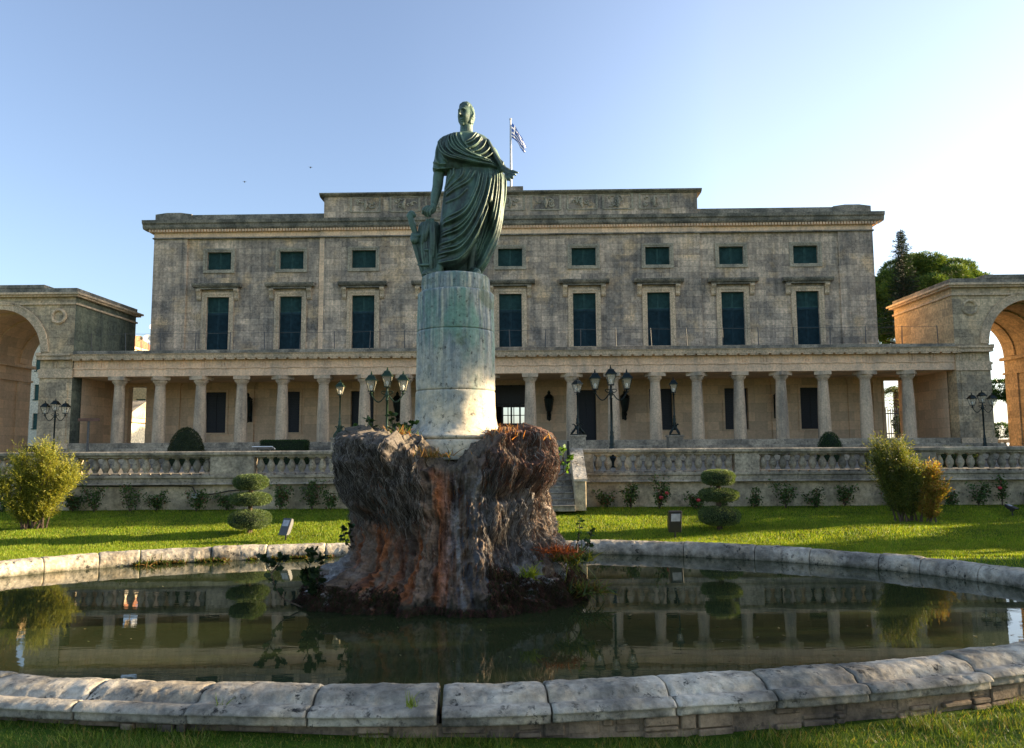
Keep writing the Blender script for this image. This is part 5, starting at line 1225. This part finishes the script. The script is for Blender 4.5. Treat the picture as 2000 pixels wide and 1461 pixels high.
for q_ in range(7): tp([(268 + q_ * 16, 1010 + 10 * (q_ % 2), -.05), (258 + q_ * 19, 1120, -.075), (262 + q_ * 19, 1250, -.07), (292 + q_ * 13, 1400, -.045)], [.008, .013, .012, .008], 8)
for cy_ in (1085, 1200, 1310): tp([(222, cy_, .0), (300, cy_ + 12, -.085), (385, cy_, -.02)], [.010, .014, .010], 8)
tp([(160, 935, -.03), (172, 990, -.03), (205, 1090, -.02)], [.034, .040, .030]); tp([(148, 950, -.03), (170, 930, -.03), (192, 945, -.03)], [.03, .034, .028]); tp([(178, 1090, -.03), (215, 1100, -.04), (255, 1092, -.03)], [.022, .03, .02])
tp([(180, 1110, -.03), (195, 1135, -.05), (222, 1120, -.03)], [.03, .045, .03]); tp([(186, 1130, -.02), (236, 1290, -.01), (272, 1405, .0)], [.032, .026, .022]); tp([(205, 1130, .0), (250, 1290, .0), (290, 1405, .0)], [.032, .03, .028])
fuse(PARTS, 'trophy', MT['bronze'], stt, .0052, (0, 0, 0), 1)

# ------------------------------------------------------------------ tufa rock
RX, RY = -.66, 9.0
def sst(x, a, b): t = np.clip((x - a) / (b - a), 0, 1); return t * t * (3 - 2 * t)
nt, nv = 900, 460
A = np.linspace(0, 2 * np.pi, nt, endpoint=False); ca, sa = np.cos(A), np.sin(A)
topz = 1.80 + .05 * np.cos(2 * A) - .30 * np.exp(-((A - 4.72) / .34) ** 2) + .06 * np.exp(-((A - 3.9) / .4) ** 2) + .05 * np.exp(-((A - 5.6) / .35) ** 2)
topz += .05 * pnoise(np.stack([ca * 2.4, sa * 2.4, ca * 0], 1)) + .03 * pnoise(np.stack([ca * 7, sa * 7, ca * 0], 1))
zL = [-.2, 0, .1, .25, .38, .45, .6, .99, 1.22, 1.5, 1.7, 1.82, 1.95]; rL = [1.72, 1.72, 1.66, 1.54, 1.34, 1.17, 1.13, 1.14, 1.20, 1.24, 1.26, 1.22, 1.08]
zR = [-.2, 0, .1, .3, .5, .65, .8, .95, 1.2, 1.5, 1.7, 1.82, 1.95]; rR = [1.52, 1.5, 1.47, 1.38, 1.26, 1.19, 1.13, 1.11, 1.04, .99, .96, .93, .84]
zF = [-.2, 0, .15, .3, .6, 1.2, 1.5, 1.7, 1.95]; rF = [1.34, 1.28, 1.16, 1.04, .97, .96, .99, .98, .95]
v = np.linspace(0, 1, nv); side = v <= .78; vs = np.clip(v / .78, 0, 1); Zg = -.12 + (topz[None] + .12) * vs[:, None]
wl_ = np.clip(-ca, 0, 1)[None] ** 1.6; wr_ = np.clip(ca, 0, 1)[None] ** 1.6; wf = 1 - wl_ - wr_
Rg = wl_ * np.interp(Zg, zL, rL) + wr_ * np.interp(Zg, zR, rR) + wf * np.interp(Zg, zF, rF)
# bulges: overhanging left and right heads, foot boulder on the left
def lobe(a0, z0, sa_, sz, amp): return amp * np.exp(-((((A - a0 + np.pi) % (2 * np.pi) - np.pi) / sa_) ** 2)[None] - ((Zg - z0) / sz) ** 2)
Rg = Rg + lobe(3.95, 1.55, .45, .42, .16) + lobe(5.55, 1.62, .38, .30, .14) + lobe(3.75, .18, .38, .26, .10) + lobe(5.35, .15, .5, .25, .14) - lobe(4.72, 1.0, .16, .7, .06) + lobe(4.95, .7, .16, .6, .06) - lobe(4.3, .55, .18, .45, .05)
rin = np.clip((v - .78) / .22, 0, 1); sm_ = (1 - rin)[:, None]
Redge = Rg[np.argmax(v > .78) - 1][None]
Rg = np.where(side[:, None], Rg, .28 + (Redge - .28) * sm_); Zg = np.where(side[:, None], Zg, topz[None] + (1.66 - topz[None]) * (1 - sm_) ** .8 + .05 * np.sin(np.pi * (1 - sm_)) )
rnd = np.clip((v - .70) / .08, 0, 1)[:, None]; Rg = Rg * (1 - .035 * np.where(side[:, None], rnd, 0) ** 2)
X_ = np.stack([Rg * ca, Rg * sa, Zg], -1)
ring_ = np.stack([np.broadcast_to(ca, Rg.shape), np.broadcast_to(sa, Rg.shape), Zg], -1)
s_side = np.where(side, 1.0, .25)[:, None]
big = pnoise(ring_ * [4.5, 4.5, .7]); med = pnoise(ring_ * [13, 13, 1.8] + 7); fin = 1 - 2 * np.abs(pnoise(ring_ * [34, 34, 7] + 3)); lump = fbm(X_ * 3.2, 3)
bil = 1 - 2 * np.abs(pnoise(X_ * [7, 7, 4.5] + 2)); bil2 = 1 - 2 * np.abs(pnoise(X_ * [17, 17, 9] + 8)); drip = 1 - 2 * np.abs(pnoise(ring_ * [26, 26, 3.5] + 3))
capm = np.clip(1 - np.abs(Zg - 1.55) / .45, 0, 1) * (np.clip(-ca, 0, 1)[None] ** .7 + np.clip(ca, 0, 1)[None] ** .7)
edge = np.where(ca < 0, 1.02, 1.28)[None] + .16 * pnoise(np.stack([ca * 3.1, sa * 3.1, ca * 0 + 2], 1))[None] + .08 * pnoise(np.stack([ca * 9, sa * 9, ca * 0 + 5], 1))[None]
capa = 1 - np.exp(-(((A - 4.72) / .30) ** 2))[None]
cap = sst(Zg - edge, -.03, .07) * capa
disp = s_side * (.11 * (cap - .5) + .075 * big + .020 * med + .024 * drip) + .065 * lump + .045 * bil + .026 * bil2 + .016 * fbm(X_ * 24, 4) + .07 * capm * pnoise(X_ * [2.4, 2.4, 3.5] + 4) - .05 * s_side * np.clip(-big - .35, 0, 1)
nrm = np.stack([np.broadcast_to(ca, Rg.shape), np.broadcast_to(sa, Rg.shape), .35 * np.ones_like(Zg)], -1); nrm = np.where(side[:, None, None], nrm, [[[0, 0, 1.0]]])
S3 = X_ + nrm * disp[..., None]
# albedo patches: rust, lime-grey, root-grey, wet dark, and shade painted into gaps
def sst(x, a, b): t = np.clip((x - a) / (b - a), 0, 1); return t * t * (3 - 2 * t)
xx, zz = S3[..., 0] + RX, S3[..., 2]; st1 = fbm(ring_ * [7, 7, .5] + 11, 4); st2 = fbm(ring_ * [16, 16, 4.5] + 5, 4); n0 = fbm(X_ * 2.2 + 9, 4)
col = np.ones(X_.shape) * [.14, .10, .07]
def mixc(m_, c): global col; col = col * (1 - m_[..., None]) + np.array(c) * m_[..., None]
mixc(sst(st2, -.05, .5), (.05, .038, .03))
reg = sst(xx, -1.95, -1.6) * (1 - sst(xx, -.75, -.5)); mixc(reg * sst(st1 + .3 * st2, -.4, .1) * (1 - sst(zz, 1.25, 1.6)) * .95, (.27, .09, .03))
mixc(reg * sst(-st1 + .2 * st2, .05, .5) * (1 - sst(zz, 1.0, 1.5)) * .8, (.19, .13, .09))
reg2 = sst(xx, -.8, -.55) * (1 - sst(zz, 1.2, 1.7)); mixc(reg2 * sst(st1 - .2 * st2 + .05, -.05, .4) * .85, (.25, .24, .225)); mixc(reg2 * sst(st2 - st1 * .4, .1, .5) * .8, (.08, .08, .085))
mixc(sst(-xx, .9, 1.3) * sst(zz, .9, 1.25) * sst(n0 + .4 * st2, -.3, .4) * .7, (.17, .15, .13))
mixc(sst(xx, -.25, .15) * sst(zz, 1.25, 1.6) * sst(n0 + st2 * .4, -.25, .3) * .9, (.17, .085, .055))
mixc(sst(xx, .05, .4) * (1 - sst(zz, 1.3, 1.6)) * sst(st2, -.4, .3) * .7, (.22, .16, .11))
mixc(sst(-xx, 1.55, 1.8) * (1 - sst(zz, .25, .62)) * sst(n0, -.5, .1), (.31, .295, .275)); mixc(sst(xx, -.2, .2) * (1 - sst(zz, .3, .8)) * sst(n0 + st1, -.4, .2) * .8, (.31, .295, .275))
mixc(1 - sst(zz + .12 * st2 + .1 * n0, .10, .26), (.028, .024, .014)); mixc(sst(-big + .3 * st2, .05, .5) * (1 - sst(zz, 1.3, 1.7)) * .7, (.045, .032, .026)); mixc(sst(-bil - bil2 * .6, .1, 1.0) * .55, (.035, .028, .022))  # wet dark foot, then shade painted into the gaps and creases
mixc(cap * sst(-xx, .9, 1.2) * sst(n0 + bil, -.6, .4) * .75, (.115, .10, .085)); mixc(cap * sst(xx, -.45, -.1) * sst(n0 + bil, -.7, .3) * .85, (.10, .05, .036)); mixc(sst(.06 - np.abs(Zg - edge + .04), 0, .06) * capa * .8, (.03, .022, .018))  # mossy cap colours, then a painted shade band under the overhanging lip
mixc((~side)[:, None] * np.ones_like(zz) * .6, (.13, .11, .08))
col *= (1 + .35 * fbm(X_ * 14, 2))[..., None]; col = np.clip(col, .004, 1)
i = (np.arange(nv - 1)[:, None] * nt + np.arange(nt)[None]); j = (np.arange(nv - 1)[:, None] * nt + (np.arange(nt)[None] + 1) % nt)
rock = empty('fountain_rock', (RX, RY, 0), 0, 'big shaggy tufa rock streaked rust and grey standing in the pool', 'rock')
MT['tufa'] = attrmat('tufa', .85, .8, 26, .45, .25, .02)
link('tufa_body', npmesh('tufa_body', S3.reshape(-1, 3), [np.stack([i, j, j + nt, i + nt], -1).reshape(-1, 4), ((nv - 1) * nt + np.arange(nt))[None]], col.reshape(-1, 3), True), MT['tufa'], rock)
def strands(name, n, sel, Lr, r0, pal, off=(.0, .03), seg=6, mat='root', splay=0.02, wig=.012):
    """thin hanging roots that follow the rock face downwards"""
    V, F, C = [], [], []; rs = np.random.default_rng(len(name) + n); cnt = 0; tries = 0; kk = 3
    ki = rs.integers(0, nt, n * 12); kv = rs.integers(int(nv * .08), int(nv * .86), n * 12); P0 = S3[kv, ki]
    ok = sel(P0[:, 0] + RX, P0[:, 1], P0[:, 2], rs.random(n * 12)); ki, kv = ki[ok][:n], kv[ok][:n]; n = len(ki)
    L = rs.uniform(*Lr, n); dv = np.maximum(1, (L / (1.95 / (nv * .78)))).astype(int); pts = []
    a0 = rs.normal(size=n) * 3
    for s_ in range(seg):
        t = s_ / (seg - 1); v_ = np.clip(kv - (dv * t).astype(int), 2, nv - 1); k_ = (ki + a0 * t + rs.normal(size=n) * wig * 200 * .5).astype(int) % nt
        p = S3[v_, k_]; o = rs.uniform(*off, n) * (.4 + t); p = p + np.stack([ca[k_], sa[k_], 0 * o], 1) * o[:, None] + [0, 0, -.03 * t]; pts.append(p)
    pts = np.array(pts)                      # seg,n,3
    w_ = r0 * rs.uniform(.6, 1.5, n)
    for s_ in range(seg):
        t = s_ / (seg - 1); w__ = (w_ * (1 - .75 * t))[:, None]; k_ = ki % nt; tang = np.stack([-sa[k_], ca[k_], 0 * ca[k_]], 1); out = np.stack([ca[k_], sa[k_], 0 * ca[k_]], 1)
        V += [pts[s_] + tang * w__, pts[s_] - tang * w__, pts[s_] + out * w__ * 1.2]
    V = np.array(V).reshape(seg, 3, n, 3).transpose(2, 0, 1, 3); b = (np.arange(n) * seg * 3)[:, None]
    fs = []
    for s_ in range(seg - 1):
        for a_, c_ in ((0, 2), (2, 1)): fs.append(b + np.array([s_ * 3 + a_, s_ * 3 + c_, s_ * 3 + 3 + c_, s_ * 3 + 3 + a_])[None])
    F = np.vstack(fs); cols = palette(n, pal, None, .35); C = np.repeat(cols, seg * 3, 0)
    o = link(name, npmesh(name, V.reshape(-1, 3), F, C), MT[mat], rock); return o
MT['root'] = attrmat('dry_root', .9, .2, 40, .3, .15)
front = lambda y: y < .6
tag(strands('dry_root_fringe', 6500, lambda x, y, z, q: front(y) & (((x < -.95) & (z > 1.0) & (q < np.where(z < 1.55, .9, .45))) | ((x > -.30) & (z > .55) & (q < .30))), (.05, .26), .0038, [(.14, .12, .098), (.08, .066, .052), (.22, .195, .165), (.04, .03, .024)]), kind='stuff')
tag(strands('brown_root_fringe', 2600, lambda x, y, z, q: front(y) & (((x > -.30) & (z > 1.35)) | ((x > -1.9) & (z < 1.3) & (z > .3) & (q < .12)) | ((x > .2) & (z > .5) & (q < .5))), (.03, .13), .0032, [(.16, .065, .035), (.10, .045, .03), (.06, .035, .025), (.20, .11, .06)]), kind='stuff')
tag(strands('waterline_moss', 15000, lambda x, y, z, q: front(y) & (z < np.where((x < -1.15) & (x > -1.75), .22 + .1 * q, np.where(x > -.25, .36 + .1 * q - .08 * np.sin(x * 5), np.where(x < -1.75, .30, .13)))), (.03, .11), .0042, [(.045, .02, .015), (.03, .028, .01), (.07, .03, .022), (.02, .03, .008), (.025, .015, .01)], (.01, .055)), kind='stuff')
# bits floating on the pond
n = 260; xx_ = RNG.uniform(PCX - 6.3, PCX + 6.3, n); yy_ = RNG.uniform(PCY - 3.3, PCY + 3.3, n); k = ((np.abs((xx_ - PCX) / (PA - .35)) ** 2 + np.abs((yy_ - PCY) / (PB - .3)) ** 2) < 1) & (fbm(np.stack([xx_ * .6, yy_ * .6, xx_ * 0 + 4], 1), 2) > -.1); xx_, yy_ = xx_[k], yy_[k]; n = len(xx_)
a = RNG.uniform(0, 6.28, n); L = RNG.uniform(.008, .028, n); d1 = np.stack([np.cos(a), np.sin(a), 0 * a], 1) * L[:, None]; d2 = np.stack([-np.sin(a), np.cos(a), 0 * a], 1) * (L * RNG.uniform(.25, .5, n))[:, None]; p = np.stack([xx_, yy_, np.full(n, WZ + .003)], 1)
V = np.stack([p - d1, p - d2, p + d1 + [0, 0, .004], p + d2], 1).reshape(-1, 3)
tag(link('floating_leaves', npmesh('floating_leaves', V, np.arange(4 * n).reshape(n, 4), np.repeat(palette(n, [(.25, .20, .08), (.12, .14, .04), (.35, .30, .18), (.10, .06, .03)]), 4, 0)), MT['leaf']), 'small fallen leaves and bits floating on the dark pond', 'floating leaves', kind='stuff')
# plants growing on and by the rock
def tuft(name, c, n, L, spread, pal, label, cat, up=1.0, w_=.007, base=.06, leaf=False, group='plants growing on the fountain rock'):
    r = empty(name, c, 0, label, cat, group); rs = np.random.default_rng(int(abs(c[0]) * 1000) + n)
    V, F = [], []; P0 = rs.normal(size=(n, 3)) * [base, base * .6, .006]; D = rs.normal(size=(n, 3)) * spread + [0, 0, up]; D /= np.linalg.norm(D, axis=1)[:, None]; LL = rs.uniform(*L, n)[:, None]
    sd_ = np.cross(D, rs.normal(size=(n, 3))); sd_ /= np.linalg.norm(sd_, axis=1)[:, None]; cur = rs.normal(size=(n, 3)) * .25 * [1, 1, .2] - [0, 0, .22]
    for k in range(5):
        t = k / 4; p = P0 + D * LL * t + cur * LL * t * t; q = w_ * (1 - t ** 1.5) + .0006; V += [p + sd_ * q, p - sd_ * q]
    V = np.array(V).transpose(1, 0, 2).reshape(-1, 3); b = (np.arange(n) * 10)[:, None]; F = np.vstack([b + np.array([2 * k, 2 * k + 1, 2 * k + 3, 2 * k + 2])[None] for k in range(4)])
    link('blades', npmesh('blades', V, F, np.repeat(palette(n, pal), 10, 0)), MT['grassb'], r); return r
DRY = [(.42, .17, .05), (.30, .12, .045), (.22, .10, .05), (.45, .26, .10)]; GRN = [(.10, .16, .03), (.16, .2, .04), (.07, .11, .02)]
tuft('dry_grass_tuft', (-.05, 8.25, 1.80), 160, (.08, .26), .35, DRY, 'tall orange dry grass on the rock right of the column', 'grass tuft', 1.0, .004, .10)
tuft('dry_grass_tuft', (.18, 8.35, 1.80), 120, (.06, .18), .4, DRY, 'shorter orange dry grass at the rock right shoulder', 'grass tuft', 1.0, .004, .09)
tuft('dry_grass_tuft', (-.93, 8.05, 1.62), 260, (.06, .17), .5, [(.22, .12, .04), (.14, .13, .03), (.28, .16, .06)], 'olive and rust grass in the notch below the column base', 'grass tuft', .9, .005, .13)
tuft('dry_grass_tuft', (-1.25, 8.3, 1.83), 120, (.08, .20), .4, DRY + GRN, 'mixed dry grass on the rock left of the column', 'grass tuft', .9, .005, .10)
tuft('grass_tuft', (.15, 7.78, .42), 70, (.08, .2), .35, [(.25, .30, .03), (.16, .22, .03)], 'bright yellow-green tuft low on the rock face', 'grass tuft', .9, .006, .03)
tuft('fern', (.62, 8.35, .50), 240, (.08, .24), .6, [(.10, .14, .025), (.20, .20, .03), (.06, .09, .02)], 'green fern clump on the rock right foot', 'fern', .7, .008, .10)
tuft('fern', (.80, 8.3, .18), 220, (.08, .22), .6, [(.10, .13, .025), (.14, .09, .03), (.06, .09, .02)], 'darker fern clump at the waterline right of the rock', 'fern', .6, .008, .09)
tuft('reddish_moss_tuft', (.50, 8.2, .62), 260, (.05, .16), .6, [(.22, .06, .02), (.16, .05, .025)], 'rust coloured moss tuft on the rock right side', 'moss', .4, .005, .11)
tuft('grass_tuft', (-.60, 4.62, .17), 46, (.05, .17), .16, [(.18, .26, .04), (.25, .30, .06)], 'bright grass sprouting in the widest joint of the near pool rim', 'grass tuft', 1.2, .004, .014, group='grass growing in the pool rim')
tuft('grass_tuft', (-1.74, 4.66, .16), 16, (.05, .14), .25, [(.18, .24, .05)], 'thin grass in the joint left of the widest one', 'grass tuft', 1.1, .003, .01, group='grass growing in the pool rim')
tuft('weed_clump', (-5.3, 11.3, .05), 200, (.08, .2), .7, [(.12, .15, .03), (.2, .12, .04), (.06, .09, .02)], 'weeds growing from the far left pool rim', 'weed', .7, .008, .16, group='grass growing in the pool rim')
wd = empty('waterline_weeds', (-3.2, 12.0, .05), 0, 'ragged line of green and brown weeds under the far left rim', 'weed', 'grass growing in the pool rim')
dd = np.linspace(134, 108, 2600) + RNG.normal(size=2600) * .1; q = pool_pt(dd, -.27); k_ = fbm(np.c_[q * 2.2, q[:, :1] * 0], 2) > -.15; q = q[k_]
Pw = np.c_[q + RNG.normal(size=(len(q), 2)) * .03, np.full(len(q), .06)] - [-3.2, 12.0, .05]
V, F, C = blade_mesh(Pw, rdir(len(q)) * .8 + [0, -.5, .5], RNG.uniform(.03, .09, len(q)), .02, palette(len(q), [(.08, .11, .02), (.12, .07, .025), (.03, .05, .012)])); link('foliage', npmesh('foliage', V, F, C), MT['grassb'], wd)
def leafy(name, loc, stems, label, size=.085, pal=GREENS, group='plants growing on the fountain rock'):
    r = empty(name, loc, 0, label, 'plant', group); m = MB(); Ps, Ds = [], []; rs = np.random.default_rng(int(abs(loc[0]) * 997))
    for st_ in stems:
        q = spl(st_, 12); m.tube([tuple(p) for p in q], list(np.linspace(.009, .003, 12)), 5)
        for k in range(4, 12):
            for _ in range(2 + (k > 9) * 4): Ps.append(q[k] + rs.normal(size=3) * .008); d = rs.normal(size=3); d[2] = abs(d[2]) * .5 - .1; d[1] -= .5; Ds.append(d)
    m.build('stems', MT['bark'], r); P_, D_2 = np.array(Ps), np.array(Ds); n = len(P_); D_2 /= np.linalg.norm(D_2, axis=1)[:, None]; s_ = np.cross(D_2, rdir(n)); s_ /= np.linalg.norm(s_, axis=1)[:, None]; L = rs.uniform(.6, 1.2, n)[:, None] * size
    shp = [(0, .05), (.25, .32), (.45, .22), (.6, .42), (.75, .22), (1, 0)]; V = []
    for t, w_ in shp: V += [P_ + D_2 * L * t + s_ * L * w_, P_ + D_2 * L * t - s_ * L * w_]
    V = np.array(V).transpose(1, 0, 2).reshape(-1, 3); b = (np.arange(n) * 12)[:, None]; F = np.vstack([b + np.array([2 * k, 2 * k + 1, 2 * k + 3, 2 * k + 2])[None] for k in range(5)])
    link('leaves', npmesh('leaves', V, F, np.repeat(palette(n, pal), 12, 0)), MT['leaf'], r)
leafy('fig_sapling', (-2.12, 8.15, .15), [[(0, 0, 0), (-.02, -.05, .25), (.03, -.05, .50)], [(.02, 0, 0), (.08, 0, .2), (.10, 0, .42)], [(0, 0, 0), (.02, 0, .12), (-.06, -.02, .30)], [(-.02, 0, 0), (.1, -.1, .1), (.02, -.1, .2)]], 'dark leafy fig sapling growing at the rock left foot', .10, [(.03, .055, .02), (.02, .04, .015)])
leafy('fig_sapling', (-2.3, 8.1, .08), [[(.1, 0, .0), (-.12, -.02, .12), (-.22, -.02, .35), (-.30, 0, .50)], [(-.22, -.02, .34), (-.16, 0, .42), (-.10, 0, .5)]], 'thin arching dark sapling leaning left from the rock foot', .09, [(.02, .04, .015)])
leafy('climbing_plant', (-1.45, 8.6, 1.80), [[(0, 0, 0), (-.1, 0, .12), (-.16, 0, .24)], [(.05, 0, 0), (.1, 0, .14), (.08, 0, .30)], [(.15, 0, 0), (.28, 0, .1), (.34, 0, .2)], [(-.2, 0, 0), (-.22, 0, .1), (-.3, 0, .16)], [(.2, 0, -.02), (.22, 0, .1), (.2, 0, .16)]], 'green leafy plant on top of the rock left of the column', .07, [(.05, .10, .03), (.08, .13, .035), (.03, .06, .02)])
leafy('climbing_plant', (-1.95, 8.75, .55), [[(.1, .2, 0), (.05, 0, .14), (.02, 0, .28)], [(.12, .1, .1), (.1, 0, .2), (.12, 0, .3)]], 'small leafy sprig at the rock left edge above the rim', .06)
leafy('climbing_plant', (.75, 8.9, .45), [[(-.1, 0, 0), (.0, 0, .2), (.02, 0, .45)], [(-.1, 0, 0), (.1, 0, .15), (.16, 0, .3)], [(-.1, 0, 0), (.06, -.1, .1), (.12, -.1, .18)]], 'slim leafy shoots rising right of the rock', .06)
leafy('climbing_plant', (.62, 9.6, 1.35), [[(-.1, 0, 0), (.0, 0, .2), (.02, 0, .35)], [(-.05, 0, 0), (.08, 0, .1), (.1, 0, .25)]], 'bright green sprig behind the rock beside the garden steps', .07, [(.10, .2, .03)])
# ------------------------------------------------------------------ lawn grass
def inpool(x, y): return pool_d(x, y) < 1.14
def grassblades(n, xr, yr, hr, wd, pal, yp=1.0):
    x = RNG.uniform(*xr, n); y = yr[0] + (yr[1] - yr[0]) * RNG.random(n) ** yp; k = ~inpool(x, y) & (y < 26.15); k &= np.abs(x) < .72 * y + 1.5
    x, y = x[k], y[k]; n = len(x); pt = fbm(np.stack([x * .9, y * .9, x * 0], 1), 3); h = RNG.uniform(*hr, n) * (1 + .35 * pt)
    P0 = np.stack([x, y, ground_h(x, y) - .004], 1); a = RNG.uniform(0, 6.28, n); s_ = np.stack([np.cos(a), np.sin(a), 0 * a], 1) * (wd * RNG.uniform(.6, 1.3, n))[:, None]
    tip = P0 + np.stack([RNG.normal(size=n) * .35, RNG.normal(size=n) * .35, np.ones(n)], 1) * h[:, None]
    V = np.stack([P0 - s_, P0 + s_, tip], 1).reshape(-1, 3); c = palette(n, pal, None, .3) * (1 + .25 * pt[:, None]); return V, np.clip(np.repeat(c, 3, 0), 0, 1)
GP = [(.14, .24, .012), (.20, .30, .015), (.26, .33, .022), (.10, .18, .012), (.33, .33, .05)]
V1, C1 = grassblades(520000, (-21, 21), (18.5, 26.2), (.035, .075), .008, GP, 1.3)
V2, C2 = grassblades(150000, (-21, 21), (13, 21), (.035, .07), .008, GP)
V = np.vstack([V1, V2]); C = np.vstack([C1, C2])
tag(link('lawn_grass', npmesh('lawn_grass', V, np.arange(len(V)).reshape(-1, 3), C), MT['grassb']), 'short mown grass of the lawn beyond the pool', 'grass', kind='stuff')
n = 110000; x = RNG.uniform(-7.5, 9.5, n); y = RNG.uniform(6.2, 10.6, n); d_ = pool_d(x, y); k = (d_ > 1.115) & (y > .62 * np.abs(x) + 1.2); x, y = x[k], y[k]; n = len(x)
tall = .5 + .8 * (fbm(np.stack([x, y, x * 0], 1), 2) > .0) + .35 * (x > 2); h = RNG.uniform(.03, .085, n) * tall; P0 = np.stack([x, y, ground_h(x, y) - .005], 1); D = np.stack([RNG.normal(size=n) * .35, RNG.normal(size=n) * .35, np.ones(n)], 1)
a = RNG.uniform(0, 6.28, n); s_ = np.stack([np.cos(a), np.sin(a), 0 * a], 1) * RNG.uniform(.002, .0045, n)[:, None]; bend = RNG.normal(size=(n, 3)) * [.4, .4, 0]
V = []
for kq in range(4):
    t = kq / 3; p = P0 + D * (h * t)[:, None] + bend * (h * t * t)[:, None]; V += [p + s_ * (1 - t ** 2 * .95), p - s_ * (1 - t ** 2 * .95)]
V = np.array(V).transpose(1, 0, 2).reshape(-1, 3); b = (np.arange(n) * 8)[:, None]; F = np.vstack([b + np.array([2 * kq, 2 * kq + 1, 2 * kq + 3, 2 * kq + 2])[None] for kq in range(3)])
tag(link('foreground_grass', npmesh('foreground_grass', V, F, np.repeat(palette(n, [(.10, .17, .02), (.16, .22, .03), (.22, .24, .05), (.07, .12, .015), (.26, .18, .06)], [.3, .25, .2, .15, .1]), 8, 0)), MT['grassb']), 'longer grass along the foot of the near pool rim', 'grass', kind='stuff')
# ------------------------------------------------------------------ unseen trees and hedges at the right, added and shaped to shade the garden
SG = [(.03, .06, .018), (.045, .08, .02)]
def side(name, y, y0, y1, z0, z1, n, label, cat='tree', r=1.15, x=32.0, leaf=.30, seed=1):
    rt_ = empty(name, (x, y, .3), 0, label, cat, 'unseen trees and hedges shaped to shade the garden'); q = np.random.default_rng(seed); bl = []
    for yy in np.arange(y0 + r * .7, y1 - r * .5, r * .8):
        for zz in np.arange(z0 + r * .7, z1 - r * .5, r * .8): bl.append((q.uniform(-.6, .6), yy - y + q.uniform(-.2, .2), zz - .3 + q.uniform(-.2, .2), r, r * .9))
    tree_crown(rt_, bl, n, leaf, SG, mat='leaf', asp=.6)
    m = MB(); top = z1 - 1; m.tube([(0, 0, -.5), (.15, .1, top * .5), (0, 0, top)], [.25, .18, .06], 8); m.build('trunk', MT['bark'], rt_)
side('unseen_shade_tree', 12, 6.5, 16.6, 6.9, 12.0, 22000, 'unseen round crown shaped to shade the near pool rim')
side('unseen_shade_hedge', 20.5, 16.5, 24.4, .3, 8.3, 26000, 'unseen tall hedge added to shade the right pool rim', 'hedge', seed=2)
side('unseen_shade_tree', 20.6, 18.0, 23.2, 12.6, 14.7, 12000, 'unseen flat crown shaped to shade the upper statue column', r=.95, seed=3)
side('unseen_shade_hedge', 25.2, 24.2, 26.8, .3, 5.2, 9000, 'unseen low hedge shaped to leave a sunlit band on the lawn', 'hedge', r=.95, seed=4)
side('unseen_shade_hedge', 28.8, 26.4, 31.6, .3, 7.1, 16000, 'unseen middle hedge added to shade the right upper lawn', 'hedge', seed=5)
for i, yy in enumerate((34.4, 39.2, 43.6)): side('unseen_shade_tree', yy, yy - 2.8, yy + 2.8, .3, 12.6 + (i % 2) * .8, 24000, ['first', 'second', 'third'][i] + ' unseen tall tree in the row placed to shade the terrace', seed=30 + i, x=32 + i * .9)
# ------------------------------------------------------------------ site plan: every drawing is placed at its true distance and size
def kterr(y0): return 1.713 / (.73 + .0323 * y0)            # things standing on the gently sloping terrace
def kbank(y0): return 4.945 / (.112 + 1.7 / y0) / y0         # things standing on the rising lawn
PLAN = {'palace': KP, 'arch_gateway': KP, 'roof_railing': KP, 'flagpole': KP, 'wall_lantern': KP, 'pedestal_lamp': KP, 'lamp_pedestal': KP,
        'retaining_wall': KG, 'garden_steps': KG, 'iron_gate': KG, 'cable': KG, 'junction_box': KG, 'rose_bush': KG,
        'topiary': kbank, 'bush': kbank, 'floodlight': kbank, 'street_lamp': lambda y: kterr(y) if y < 40 else .748,
        'information_board': kterr, 'direction_sign': kterr, 'litter_bin': kterr, 'clipped_shrub': kterr, 'box_hedge': kterr}
FAR = {'umbrella_pine', 'conifer', 'palm_tree', 'iron_fence', 'shrub', 'tree', 'hedge_shrub', 'townhouse', 'tall_townhouse', 'apartment_house', 'garden_annex', 'distant_house', 'flowering_shrub', 'satellite_dish', 'bird'}
NEAR = {'floating_leaves', 'fountain_basin', 'water', 'statue_column', 'bronze_statue', 'fountain_rock', 'dry_grass_tuft', 'grass_tuft', 'fern', 'reddish_moss_tuft', 'weed_clump', 'waterline_weeds', 'fig_sapling', 'climbing_plant'}
for o in list(S.objects):
    if o.parent or o.type in {'CAMERA', 'LIGHT'}: continue
    st = o.name.split('.')[0]; y0 = o.location.y
    if st in ('lawn', 'lawn_grass', 'foreground_grass', 'terrace', 'unseen_shade_tree', 'unseen_shade_hedge'): continue
    if st in NEAR: k = KN
    elif st in FAR: k = 1.0
    elif st == 'balustrade': k = KG if y0 < 30 else 1.0
    else:
        k = PLAN[st]; k = k(y0) if callable(k) else k
    o.location = (o.location.x * k, y0 * k, o.location.z * k + CAMH - 1.7 * k)
    o.scale = (k * o.scale[0], k * o.scale[1], k * o.scale[2])
